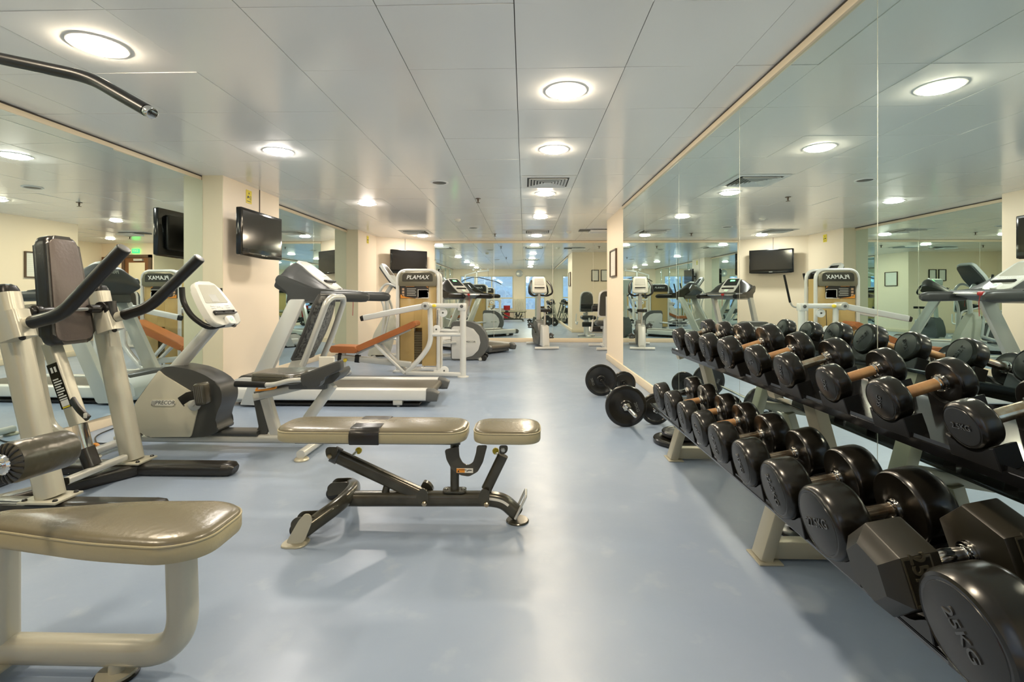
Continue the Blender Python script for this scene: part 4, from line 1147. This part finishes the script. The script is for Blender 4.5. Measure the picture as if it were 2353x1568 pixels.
    for (u, v) in [(-.11 + .018 * i, L * .57 + .018 * j) for i in range(3) for j in range(2)] + [(.07 + .018 * i, L * .57 + .018 * j) for i in range(3) for j in range(2)] + [(-.02 + .02 * i, L * .60) for i in range(3)]:
        face(b, [(u + q[0], v + q[1]) for q in rrect(.012, .009, .003, 2)], .018, .0205)
    b.build('keypad', co)
    b = MB('black')
    for q in (0, 1): v0 = L * .70 + q * .024; face(b, round2([(-.12, v0), (.12, v0), (.12, v0 + .007), (-.12, v0 + .007)], .003, 2), .02, .034 + .01 * q)
    for u in (-.115, 0, .115): face(b, [(u - .004, L * .70), (u + .004, L * .70), (u + .004, L * .70 + .028), (u - .004, L * .70 + .028)], .017, .03)
    b.build('book_rest', co)
    b = MB('letter_white'); face(b, round2([(-.045, L * .84), (.045, L * .84), (.035, L * 1.02), (-.035, L * 1.02)], .015, 4), .016, .042, .006, 2); b.use('green').torus(ct + d * (L * .92) + n * .0425, n, .012, .0012, 20, 6); b.build('stop_button', co)
    b = MB('silver').text('PRECOR', (.566, 0, 1.315), V((0, -1, 0)), V((.2, 0, 1)), .05, .002, 'silver'); b.build('lettering', da)
    b = MB('chrome').cyl((1.17, -.30, 1.085), (1.17, .30, 1.085), .017, 18); b.use('red').cyl((1.17, -.035, 1.085), (1.17, .02, 1.085), .022, 18); b.use('red').tube([(1.185, -.01, 1.07), (1.20, -.01, 1.0), (1.19, -.005, .86)], .003, .05, 8); b.build('heart_rate_bar', t)
    return t
treadmill((-2.955, 4.97, 0), 0, 'light grey treadmill behind the recumbent bike, beside the column', False)
rt = math.atan2(-.67, .74)
treadmill((-1.97, 10.39, 0), rt, 'black consoled treadmill turned toward the corner, near the far mirror wall', True)

# ================================================================ elliptical trainer
YE = 8.12
t = thing('elliptical_trainer', 'elliptical trainer with round white and grey rear housing, behind the weight tower', 'elliptical trainer', (-1.4, YE, 0))
def hull(px, y): return [(R(a, c, y).x, R(a, c, y).z) for a, c in px]
yn = YE - .14
out = hull([(1036, 747), (1040, 739), (1082, 740), (1101, 748), (1115, 765), (1121, 785), (1119, 803), (1110, 818), (1092, 826), (1040, 829), (1036, 824)], yn)
b = MB('grey_dark'); b.prism(round2(out, .03, 3), (0, 0, 0), X_, Z_, -(YE + .14), -yn, .035, 5); h_ = b.build('rear_housing', t)
for y0, y1 in ((yn - .008, yn + .02), (YE + .12, YE + .148)):
    cv = hull([(1037, 755), (1042, 750), (1070, 750), (1088, 756), (1101, 772), (1104, 788), (1099, 805), (1086, 818), (1060, 825), (1038, 825)], yn)
    b = MB('shroud_white').prism(round2(cv, .02, 3), (0, 0, 0), X_, Z_, -y1, -y0, .006, 2)
    c0 = R(1081, 786, yn)
    if y0 < YE: b.use('console').box((c0.x - .10, yn - .0105, c0.z - .028), (c0.x + .10, yn - .007, c0.z + .028), .004, 1); b.text('PRECOR', (c0.x, yn - .011, c0.z), X_, Z_, .045, .0008, 'grey_dark')
    else: b.use('console').box((c0.x - .10, YE + .145, c0.z - .028), (c0.x + .10, YE + .152, c0.z + .028), .004, 1); b.text('PRECOR', (c0.x, YE + .1525, c0.z), -X_, Z_, .045, .0008, 'grey_dark')
    b.build('side_cover', h_, label='white side cover')
b = MB('white').box((-1.28, yn - .02, .28), (-1.21, yn + .10, .36), .01); 
for s in (-1, 1): MB('black').cyl((-.66, YE + s * .17 - .02, .045), (-.66, YE + s * .17 + .02, .045), .045, 24, .006).build('transport_wheel', t)
b = MB('silver').sweep([(-2.55, YE, .06), (-1.0, YE, .06)], rrect(.14, .07, .02, 3), Z_); b.sweep([(-2.5, YE - .28, .04), (-2.5, YE + .28, .04)], rrect(.06, .06, .02, 3), Z_); b.sweep([(-.72, YE - .2, .03), (-.72, YE + .2, .03)], rrect(.05, .045, .015, 3), Z_); b.build('base_frame', t)
b = MB('shroud'); b.prism(round2([(-2.62, .05), (-2.28, .05), (-2.14, .55), (-2.20, .80), (-2.30, .80), (-2.5, .45)], .04, 4), (0, 0, 0), X_, Z_, -(YE + .07), -(YE - .07), .02, 3); b.build('front_cover', t)
b = MB('silver').tube([(-2.28, YE, .70), (-2.32, YE, 1.10), (-2.22, YE, 1.24)], .035, .12, 18); b.build('mast', t)
for s in (-1, 1):
    y = YE + s * .23
    b = MB('silver').tube([(-2.32, y, .42), (-2.27, y, .85), (-2.38, y, 1.12), (-2.25, y, 1.28), (-2.10, y - s * .02, 1.22)], .020, .12, 14); b.build('fixed_arm', t)
    b = MB('silver').sweep([(-2.30, y - s * .02, .42), (-1.72, y - s * .03, .24), (-1.12, y - s * .08, .30)], rrect(.05, .04, .015, 3), Z_); b.build('link_arm', t)
    b = MB('charcoal').box((-1.86, y - s * .03 - .07, .27), (-1.46, y - s * .03 + .07, .31), .02, 3); b.build('pedal', t)
    g = MB('silver').tube([(-2.28, y + s * .04, .42), (-2.18, y + s * .05, .80), (-1.80, y + s * .06, .88), (-1.76, y + s * .06, .96)], .014, .06, 12); g_ = g.build('moving_arm', t)
    MB('black').tube([(-1.76, y + s * .06, .95), (-1.66, y + s * .06, 1.42)], .018, n=14).build('grip', g_)
ct = V((-2.36, YE, 1.60)); cb = V((-2.08, YE, 1.22)); d = (cb - ct).normalized(); n = V((-d.z, 0, d.x)); n = n if n.z > 0 else -n; L = (cb - ct).length
sg = 1 if Y_.cross(d).dot(n) > 0 else -1
def face(b, o, h0, h1, bev=0): return b.prism(o, ct, Y_, d, *((h0, h1) if sg > 0 else (-h1, -h0)), bev, 3)
b = MB('console'); face(b, round2([(-.15, 0), (.15, 0), (.19, L * .6), (.15, L), (-.15, L), (-.19, L * .6)], .05, 4), -.05, 0, .012); co = b.build('console', t)
b = MB('screen'); face(b, round2([(-.11, .05), (.11, .05), (.13, L * .5), (-.13, L * .5)], .012, 3), 0, .002); b.build('display_panel', co)
b = MB('charcoal'); face(b, round2([(-.14, .02), (.14, .02), (.18, L * .6), (.14, L), (-.14, L), (-.18, L * .6)], .05, 4), -.075, -.05, .01); b.build('console_back', co)

# ================================================================ upright bike in front of the far mirror
t = thing('upright_exercise_bike', 'grey upright exercise bike standing before the far mirror wall', 'exercise bike', (.36, 10.1, 0), local=True)
t.rotation_euler = (0, 0, math.radians(-78)); 
# local: +x toward the seat (rear), -x toward the console
t.rotation_euler = (0, 0, math.radians(-80))
b = MB('white_metal').sweep([(.46, -.24, .03), (.46, .24, .03)], rrect(.07, .05, .02, 3), Z_); b.build('rear_foot', t)
b = MB('white_metal').sweep([(-.62, -.22, .03), (-.62, .22, .03)], rrect(.07, .05, .02, 3), Z_); b.build('front_foot', t)
b = MB('silver').sweep([(-.60, 0, .06), (.45, 0, .06)], rrect(.09, .06, .02, 3), Z_); b.build('base_frame', t)
b = MB('white_metal').prism(round2([(.10, .05), (.44, .05), (.36, .46), (.20, .48)], .03, 3), (0, 0, 0), X_, Z_, -.07, .07, .02, 3); b.build('seat_tower', t)
b = MB('grey_dark').prism(round2([(-.55, .06), (.12, .06), (.14, .30), (-.06, .52), (-.40, .56), (-.54, .30)], .08, 4), (0, 0, 0), X_, Z_, -.09, .09, .03, 4); b.build('housing', t)
b = MB('silver').sweep([(-.36, 0, .50), (-.30, 0, 1.12)], rrect(.075, .085, .03, 4), Y_); b.build('mast', t)
b = MB('chrome').cyl((.27, 0, .45), (.29, 0, .73), .021); b.build('seat_post', t)
b = MB('black').prism(round2([(-.20, -.02), (-.16, -.025), (.02, -.09), (.10, -.10), (.12, 0), (.10, .10), (.02, .09), (-.16, .025), (-.20, .02)], .03, 3), (.28, 0, .74), X_, Y_, 0, .055, .02, 4); b.build('saddle', t)
for s in (-1, 1):
    b = MB('black').tube([(-.28, s * .04, 1.08), (-.10, s * .14, 1.06), (-.03, s * .24, 1.12), (-.14, s * .23, 1.28), (-.26, s * .17, 1.38)], .020, .06, 14); b.build('handlebar', t)
    b = MB('gun').sweep([(-.12, s * .11, .30), (-.12 + s * .14, s * .13, .30 - s * .10)], rrect(.03, .02, .006, 2), Y_); b.build('crank', t)
    b = MB('charcoal').box((-.12 + s * .14 - .05, s * .19 - .05, .285 - s * .10), (-.12 + s * .14 + .05, s * .19 + .05, .315 - s * .10), .01, 2).sweep([(-.12 + s * .14, s * .14, .33 - s * .1), (-.12 + s * .14 - .03, s * .19, .37 - s * .1), (-.12 + s * .14, s * .24, .33 - s * .1)], rrect(.06, .008, .003, 2), X_); b.build('pedal', t)
b = MB('console').prism(round2([(-.16, -.02), (.16, -.02), (.135, .34), (-.135, .34)], .04, 4), (-.235, 0, 1.14), Y_, V((-.35, 0, 1)), -.03, .03, .012, 3); co = b.build('console', t)
nn = Y_.cross(V((-.35, 0, 1)).normalized())
b = MB('silver').prism(round2([(-.11, .15), (.11, .15), (.10, .30), (-.10, .30)], .02, 3), V((-.235, 0, 1.14)) + nn * .030, Y_, V((-.35, 0, 1)), 0, .003); b.use('black').prism(rrect(.22, .018, .008, 3), V((-.235, 0, 1.14)) + nn * .032 + V((-.35, 0, 1)).normalized() * .09, Y_, V((-.35, 0, 1)), 0, .012); b.build('display_panel', co)
# ================================================================ weight tower machines
def tower(t, x0, x1, y0, dep, zt, front=-1, text='PLAMAX', rear=True):
    """box tower with bent tube frame; front face at y0 looking toward front*Y"""
    y1 = y0 + dep; r = .024; xm = (x0 + x1) / 2
    for y in (y0, y1):
        MB('white_metal').tube([(x0, y, .03), (x0, y, zt), (x1, y, zt), (x1, y, .03)], r, .13, 18).build('tower_frame', t)
    b = MB('tan_cover').box((x0 + .03, y0 + .005, .09), (xm - .055, y0 + .02, zt - .21), .003)
    b.box((xm + .055, y0 + .005, .09), (x1 - .03, y0 + .02, zt - .21), .003); b.box((xm - .055, y0 + .005, .62), (xm + .055, y0 + .02, zt - .21))
    b.box((x0 + .012, y0 + .03, .09), (x0 + .02, y1 - .03, zt - .12)); b.box((x1 - .02, y0 + .03, .09), (x1 - .012, y1 - .03, zt - .12))
    b.box((x0 + .03, y1 - .02, .09), (x1 - .03, y1 - .005, zt - .21)); b.build('cover', t, label='yellowish tan tower cover')
    for (yy, s) in ((y0, -1), (y1, 1)):
        o = round2([(x0 + .02, zt - .22), (x1 - .02, zt - .22), (x1 - .02, zt - .01), (x0 + .02, zt - .01)], [.02, .02, .11, .11], 6)
        b = MB('bronze' if s < 0 else 'black_metal'); b.prism(o, (0, 0, 0), X_, Z_, -(yy + .03), -(yy - .03), .014, 3)
        b.use('gun' if s < 0 else 'black'); o2 = round2([(x0 + .07, zt - .155), (x1 - .07, zt - .155), (x1 - .07, zt - .035), (x0 + .07, zt - .035)], [.015, .015, .06, .06], 5)
        b.prism(o2, (0, 0, 0), X_, Z_, -(yy + s * .034 + .002), -(yy + s * .034 - .002))
        b.text(text, (xm, yy + s * .0365, zt - .098), X_ * (-s), Z_, .078, .001, 'letter_white', shear=.25, spacing=1.05)
        b.build('head_panel', t)
    for k in range(13):
        MB('stack').box((xm - .10, y0 + .04, .12 + k * .034), (xm + .10, y1 - .04, .151 + k * .034), .003, 1).build('weight_plate', t)
    for dx in (-.07, .07): MB('chrome').cyl((xm + dx, (y0 + y1) / 2, .06), (xm + dx, (y0 + y1) / 2, zt - .06), .009, 12).build('guide_rod', t)
    b = MB('white_metal').box((x0 - .06, y0 - .04, 0), (x0 + .06, y1 + .04, .03), .006).box((x1 - .06, y0 - .04, 0), (x1 + .06, y1 + .04, .03), .006).sweep([(x0, y0 + .03, .05), (x1, y0 + .03, .05)], rrect(.05, .05, .01, 2), Z_); b.build('base', t)
YP = 6.72
xa, xb = R(914, 700, YP).x, R(1007, 700, YP).x
t = thing('weight_stack_press', 'weight tower press machine with orange bench pads, white arms and tan cover', 'gym machine', (-1.4, YP, 0))
tower(t, xa, xb, YP, .22, 1.415)
# instruction poster
q0, q1 = R(919, 686, YP - .01), R(985, 655, YP - .01)
b = MB('poster_black').box((q0.x, YP - .005, q0.z), (q1.x, YP + .006, q1.z), .004, 1)
W, Hh = q1.x - q0.x, q1.z - q0.z
def pr(m, pts): b.use(m).prism([(q0.x + W * u, q0.z + Hh * v) for u, v in pts], (0, YP - .0062, 0), X_, Z_, -.0004, .0008)
pr('orange', [(.55, .02), (.75, .04), (.98, .5), (.98, .62), (.80, .25)]); pr('letter_white', [(.52, .0), (1, .0), (1, .45), (.80, .16)]); pr('orange', [(.02, .02), (.5, .02), (.2, .10), (.02, .3)]); pr('orange', [(.85, .98), (.98, .98), (.98, .75)])
pr('paper', [(.62, .06), (.98, .06), (.98, .66), (.62, .66)]); pr('ink', [(.64, .09), (.96, .09), (.96, .63), (.64, .63)])
for cx in (.71, .87):
    pr('skin_print', [(cx - .05, .12), (cx + .05, .12), (cx + .06, .42), (cx + .02, .46), (cx + .02, .56), (cx - .02, .56), (cx - .02, .46), (cx - .06, .42)])
for k in range(5): pr('paper', [(.24, .22 + k * .12), (.56 - .03 * (k % 2), .22 + k * .12), (.56 - .03 * (k % 2), .25 + k * .12), (.24, .25 + k * .12)])
for k in range(3): pr('skin_print', [(.07, .16 + k * .22), (.15, .16 + k * .22), (.15, .32 + k * .22), (.07, .32 + k * .22)])
pr('orange', [(.2, .86), (.5, .86), (.5, .94), (.2, .94)])
b.build('instruction_poster', t)
# press frame in front of the tower
YF2 = 6.36
def W2(px, py, y=YF2): return R(px, py, y)
wm = 'white_metal'
p = W2(1064, 705); MB(wm).cyl((p.x, YF2, .012), (p.x, YF2, p.z), .040, 22).build('outer_post', t)
MB(wm).lathe((p.x, YF2, 0), Z_, [(0, .075), (.010, .075), (.014, .05), (.016, .04)], 26).build('foot_disc', t)
b = MB(wm).box(W2(1053, 714) + V((0, -.05, 0)), W2(1071, 697) + V((0, .05, 0)), .01, 2); bolt(b, W2(1062, 704) + V((0, -.055, 0)), -Y_, .022, .008, 'grey_dark'); b.build('corner_bracket', t)
MB(wm).sweep([W2(985, 703), W2(1060, 703)], rrect(.055, .065, .02, 3), Z_).build('top_beam', t)
b = MB(wm).sweep([W2(979, 703, YF2 - .07), W2(836, 731, YF2 - .07)], rrect(.055, .075, .012, 3), Z_, scale=[1, 1.0]); ar = b.build('press_arm', t, label='long white slanted press arm')
MB('black').sweep([W2(836, 731, YF2 - .07), W2(829, 733, YF2 - .07)], rrect(.056, .076, .02, 3), Z_, scale=[1, .85]).build('end_cap', ar)
b = MB(wm).sweep([W2(979, 703, YF2 + .45), W2(875, 722, YF2 + .40)], rrect(.055, .075, .012, 3), Z_); b.build('press_arm', t)
b = MB('silver').cyl(W2(981, 703) + V((0, -.12, 0)), W2(981, 703) + V((0, .06, 0)), .052, 26, .006); b.use('grey_dark').cyl(W2(981, 703) + V((0, -.125, 0)), W2(981, 703) + V((0, -.11, 0)), .018, 16); b.build('pivot_hub', t)
MB('yellow').ball(W2(1000, 703) + V((0, -.075, 0)), .026, 16, (1.1, .8, .9)).build('locking_knob', t, label='yellow knob')
b = MB(wm).tube([W2(988, 708), W2(990, 790), W2(968, 822), W2(934, 856)], .033, .22, 18); b.build('inner_post', t)
b = MB(wm).cyl(W2(990, 769), W2(1062, 769), .026, 16).cyl(W2(1008, 760, YF2 + .25), W2(1055, 762), .020, 14); b.build('cross_bar', t)
z0 = .05
b = MB(wm).sweep([(p.x, YF2, .035), (W2(934, 856).x, YF2, .05)], rrect(.06, .05, .012, 2), Z_).sweep([(W2(934, 856).x, YF2, .05), (W2(950, 850).x, YP + .02, .05)], rrect(.07, .05, .012, 2), Z_); b.build('floor_beam', t)
for (px, py, rr) in ((1018, 719, .056), (1003, 757, .056), (1021, 852, .058)):
    c = W2(px, py, YF2 + .05); c.z = max(c.z, rr + .004)
    b = MB('white').lathe(c + V((0, -.014, 0)), Y_, [(0, rr * .3), (0, rr * .85), (.003, rr), (.009, rr), (.014, rr * .90), (.019, rr), (.025, rr), (.028, rr * .85), (.028, rr * .3)], 30); b.use('grey_dark').cyl(c + V((0, -.02, 0)), c + V((0, .02, 0)), .012, 14); b.build('pulley', t)
c = W2(1006, 712, YF2 + .05); MB('black').tube([c, W2(1004, 752, YF2 + .05)], .004, n=6).build('cable', t)
# adjustable bench of this machine
st_ = [W2(756, 803), W2(818, 806)]
def slab(p, q, y, wd, th, m, name, rr=.03, parent=t):
    dd = (q - p).normalized(); up = V((-dd.z, 0, dd.x)); L = (q - p).length
    o = round2([(0, -th / 2), (L, -th / 2), (L, th / 2), (0, th / 2)], rr, 4)
    b = MB(m); nn = dd.cross(up)
    b.prism(o, V((p.x, y, p.z)), dd, up, -wd / 2, wd / 2, .02, 4); return b.build(name, parent)
slab(W2(756, 803, 6.22), W2(820, 805, 6.22), YF2, .28, .085, 'orange_vinyl', 'seat_pad')
slab(W2(816, 804, 6.22), W2(955, 743, 6.22), YF2, .27, .075, 'orange_vinyl', 'back_pad')
MB('silver').sweep([W2(820, 812), W2(942, 757)], rrect(.07, .04, .01, 2), Z_).build('pad_rail', t)
b = MB(wm).sweep([W2(790, 812), W2(790, 832)], rrect(.05, .05, .01, 2), Y_); b.sweep([V((W2(790, 832).x, YF2, W2(790, 832).z + .03)), V((W2(790, 832).x, YF2, .02))], rrect(.05, .05, .01, 2), Y_); b.build('seat_post', t)
MB(wm).sweep([(W2(790, 832).x, YF2 - .22, .022), (W2(790, 832).x, YF2 + .22, .022)], rrect(.05, .044, .012, 2), Z_).build('rear_foot', t)
b = MB('silver').sweep([W2(772, 820), W2(945, 838)], rrect(.06, .075, .01, 2), Z_); b.use('black').sweep([W2(778, 820), W2(786, 821)], rrect(.066, .10, .01, 2), Z_).sweep([W2(817, 824), W2(827, 825)], rrect(.066, .10, .01, 2), Z_); b.build('bench_beam', t)
for dy in (-.10, .10): MB(wm).sweep([W2(866, 788) + V((0, dy, 0)), W2(932, 856) + V((0, dy * .6, 0))], rrect(.035, .05, .008, 2), Y_).build('strut', t)
MB('yellow').ball(W2(796, 827) + V((0, -.05, 0)), .026, 16).build('adjustment_knob', t, label='yellow knob')

# second weight tower by the window wall, and the bars above it (seen in the far mirrors)
t = thing('weight_stack_tower', 'tan weight tower near the windows, seen in the far mirror', 'gym machine', (-1.55, .25, 0))
tower(t, -1.95, -1.38, -.1, .34, 1.42)
t = thing('weight_stack_tower', 'tan weight tower beside the left mirror and windows, partly hidden', 'gym machine', (-2.8, .9, 0))
tower(t, -2.75, -2.2, .75, .34, 1.42)
# leg extension machine in the alcove
t = thing('leg_extension_machine', 'black padded leg machine in the alcove, half hidden by the pier', 'gym machine', (1.8, 9.8, 0))
b = MB('white_metal').sweep([(1.62, 9.55, .05), (1.60, 9.55, .62)], rrect(.12, .10, .03, 4), Y_); b.build('post', t)
b = MB('white_metal').sweep([(1.40, 9.52, .03), (1.84, 9.52, .03)], rrect(.09, .055, .02, 3), Z_).sweep([(1.62, 9.55, .04), (1.62, 10.3, .04)], rrect(.07, .06, .015, 3), Z_).sweep([(1.35, 10.3, .03), (1.9, 10.3, .03)], rrect(.06, .05, .015, 3), Z_); b.build('base_frame', t)
b = MB('charcoal').prism(round2([(1.45, .66), (1.79, .66), (1.76, 1.16), (1.48, 1.16)], [.05, .05, .12, .12], 5), (0, 0, 0), X_, Z_, -9.70, -9.62, .03, 4); b.build('back_pad', t)
b = MB('white_metal').prism(round2([(1.43, .64), (1.81, .64), (1.78, 1.18), (1.46, 1.18)], [.05, .05, .13, .13], 5), (0, 0, 0), X_, Z_, -9.615, -9.595, .006, 2); b.use('charcoal').prism(round2([(1.46, .67), (1.78, .67), (1.75, 1.15), (1.49, 1.15)], [.05, .05, .11, .11], 5), (0, 0, 0), X_, Z_, -9.596, -9.588, .002, 1)
b.use('white_metal').box((1.59, 9.565, .50), (1.65, 9.59, 1.05), .008, 2); b.build('back_plate', t)
b = MB('charcoal').box((1.44, 9.70, .46), (1.80, 10.12, .56), .04, 4); b.build('seat', t)
b = MB('black').cyl((1.40, 10.16, .80), (1.84, 10.16, .80), .065, 22, .012); b.build('thigh_roller', t)
b = MB('black').cyl((1.42, 10.34, .36), (1.82, 10.34, .36), .06, 22, .012); b.build('shin_roller', t)
b = MB('white_metal').tube([(1.86, 9.85, .45), (1.90, 10.16, .80), (1.84, 10.16, .80)], .022, .06); b.tube([(1.62, 10.1, .50), (1.62, 10.34, .36)], .025); b.build('swing_arm', t)
b = MB('white_metal').tube([(1.35, 9.66, .60), (1.33, 9.68, .36), (1.33, 9.98, .34), (1.34, 10.05, .42)], .016, .06); b.build('side_grip', t)
MB('white_metal').sweep([(1.62, 9.92, .05), (1.62, 9.92, .47)], rrect(.07, .07, .02, 3), Y_).build('seat_post', t)
# ================================================================ televisions, signs, frames, window wall fittings
def tv(org, u, nrm, wd, ht, lab, reach):
    """org: centre of the screen; u: horizontal direction; nrm: facing"""
    t = thing('wall_television', lab, 'television', org)
    org = V(org); u = V(u).normalized(); n = V(nrm).normalized(); s = 1 if u.cross(Z_).dot(n) > 0 else -1
    def fr(b, o, h0, h1, bev=0, seg=2, c=org): return b.prism(o, c, u, Z_, *((h0, h1) if s > 0 else (-h1, -h0)), bev, seg)
    b = MB('black_gloss'); fr(b, rrect(wd, ht, .012, 3), -.055, 0, .006); 
    bo = b.build('bezel', t)
    b = MB('black'); fr(b, rrect(wd * .8, ht * .75, .03, 3), -.095, -.05, .01); b.build('back_shell', t)
    b = MB('screen'); c = org + Z_ * .022; fr(b, rrect(wd - .055, ht - .10, .003, 1), .0005, .0018, c=c); b.build('screen', t)
    b = MB('black_gloss'); fr(b, round2([(-wd / 2 + .01, -ht / 2 + .03), (-wd / 2 + .03, -ht / 2 - .006), (0, -ht / 2 - .018), (wd / 2 - .03, -ht / 2 - .006), (wd / 2 - .01, -ht / 2 + .03)], .01, 4), -.03, .002, .002)
    fr(b.use('silver'), [(q[0], q[1] - ht / 2 + .018) for q in rrect(.07, .008, .003, 2)], .002, .0035); b.build('lower_trim', t)
    b = MB('grey_dark'); b.sweep([org - n * .08, org - n * reach], rrect(.05, .05, .01, 2), Z_); fr(b, rrect(.14, .20, .01, 2), -reach, -reach + .015); b.build('wall_bracket', t)
    return t
tv((-2.90, 5.34, 1.735), Y_, V((1, 0, 0)), .84, .49, 'black flat television on the near left column below the yellow sign', .25)
TC = TV2C + dn * .22; TC.z = 1.805
tv(TC, d if False else (V((-2.08, YB, 0)) - V((-3.15, 10.3, 0))), dn, .86, .50, 'black flat television on the diagonal wall in the far left corner', .215)
def sign(x, y, z, nrm, lab):
    t = thing('camera_notice_sign', lab, 'sign', (x, y, z))
    b = MB('sign_yellow').box((x, y - .055, z - .075), (x + .003, y + .055, z + .075))
    b.use('ink').prism([(-.028, -.002), (-.010, .018), (.018, .006), (.012, -.010), (-.008, -.002), (-.012, -.016), (-.020, -.016)], (x + .003, y - .010, z - .005), Y_, Z_, 0, .001)
    for k in range(4): b.box((x + .003, y + .014, z - .030 + k * .012), (x + .0038, y + .045, z - .025 + k * .012))
    b.box((x + .003, y - .008, z + .03), (x + .0038, y + .008, z + .05)); b.box((x + .003, y - .04, z - .055), (x + .0038, y + .04, z - .048))
    b.build('plate', t)
sign(-3.154, 5.50, 2.195, 1, 'yellow camera warning sign above the television on the near column')
sign(-3.158, 9.75, 2.195, 1, 'yellow camera warning sign on the far left wall, seen in the right mirror')
def frame(c, u, n, w, h, lab, grp=None):
    t = thing('picture_frame', lab, 'picture frame', c, grp); c = V(c); u = V(u); n = V(n); s = 1 if u.cross(Z_).dot(n) > 0 else -1
    b = MB('frame_brown' if not grp else 'black')
    def fr(b, o, h0, h1, cc=c): return b.prism(o, cc, u, Z_, *((h0, h1) if s > 0 else (-h1, -h0)))
    q = .018
    for o in ([(-w/2, -h/2), (w/2, -h/2), (w/2, -h/2 + q), (-w/2, -h/2 + q)], [(-w/2, h/2 - q), (w/2, h/2 - q), (w/2, h/2), (-w/2, h/2)], [(-w/2, -h/2 + q), (-w/2 + q, -h/2 + q), (-w/2 + q, h/2 - q), (-w/2, h/2 - q)], [(w/2 - q, -h/2 + q), (w/2, -h/2 + q), (w/2, h/2 - q), (w/2 - q, h/2 - q)]): fr(b, o, 0, .028)
    b.build('frame', t)
    b = MB('paper'); fr(b, [(-w/2 + q, -h/2 + q), (w/2 - q, -h/2 + q), (w/2 - q, h/2 - q), (-w/2 + q, h/2 - q)], .004, .010)
    b.use('silver')
    for k in range(9): fr(b, [(-w/2 + .05, h/2 - .07 - k * (h - .14) / 9), (w/2 - .05 - .02 * (k % 3), h/2 - .07 - k * (h - .14) / 9), (w/2 - .05 - .02 * (k % 3), h/2 - .066 - k * (h - .14) / 9), (-w/2 + .05, h/2 - .066 - k * (h - .14) / 9)], .010, .0105)
    b.build('print', t)
frame((1.383, 7.56, 1.565), Y_, V((-1, 0, 0)), .50, .42, 'framed notice on the plain pier beside the right mirror')
for i, xx in enumerate((2.045, 2.315)): frame((xx, 8.2, 1.65), X_, Y_, .21, .33, ('dark framed notice nearer the pier edge on the hidden alcove wall', 'dark framed notice farther from the pier edge on the hidden alcove wall')[i], 'framed notices in the alcove')
# clock
t = thing('wall_clock', 'round white wall clock between the windows, seen in the far mirror', 'clock', (-.24, YF + .02, 2.13))
cz = 2.12
b = MB('silver').lathe((-.24, YF, cz), Y_, [(0, .165), (.03, .165), (.035, .158), (.030, .150)], 40); b.build('rim', t)
b = MB('letter_white').lathe((-.24, YF, cz), Y_, [(.0, .15), (.024, .15), (.0245, 0)], 40); b.use('ink')
for k in range(12):
    a = k * PI / 6; p = V((-.24 + .125 * math.sin(a), YF + .025, cz + .125 * math.cos(a))); q = V((-.24 + .142 * math.sin(a), YF + .025, cz + .142 * math.cos(a))); b.sweep([p, q], rrect(.007, .002, .0005, 1), Y_)
b.build('dial', t)
b = MB('ink').sweep([(-.24, YF + .028, cz), (-.24 - .07, YF + .028, cz + .05)], rrect(.008, .002, .0005, 1), Y_).sweep([(-.24, YF + .028, cz), (-.24 + .03, YF + .028, cz + .11)], rrect(.006, .002, .0005, 1), Y_); b.build('hands', t)
# radiator
t = thing('radiator', 'cream ribbed radiator on the window wall below the clock', 'radiator', (-.25, YF + .07, .1))
b = MB('radiator')
for k in range(9): b.box((-.50 + k * .056, YF + .025, .10), (-.50 + k * .056 + .045, YF + .11, .92), .012, 3)
b.box((-.50, YF + .045, .14), (-.01, YF + .09, .19)).box((-.50, YF + .045, .83), (-.01, YF + .09, .88)); b.box((-.50, YF + .05, 0), (-.47, YF + .09, .12)).box((-.04, YF + .05, 0), (-.01, YF + .09, .12)); b.build('radiator_body', t)
# red bin
t = thing('waste_bin', 'dark red waste bin near the window wall, seen in the far mirror', 'bin', (-.82, -.40, 0))
MB('red').lathe((-.82, -.40, 0), Z_, [(0, .13), (.01, .135), (.58, .155), (.60, .160), (.605, .15), (.55, .14)], 28).build('bin_body', t)
# black power cable on the floor beside the bike
t = thing('power_cable', 'thin black power cable lying on the floor beside the recumbent bike', 'cable', (-3.0, 3.3, 0))
MB('black').tube([(-3.3, 3.95, .006), (-3.25, 3.6, .006), (-3.05, 3.40, .006), (-2.92, 3.45, .006), (-2.85, 3.45, .03)], .005, .12, 8).build('cord', t)
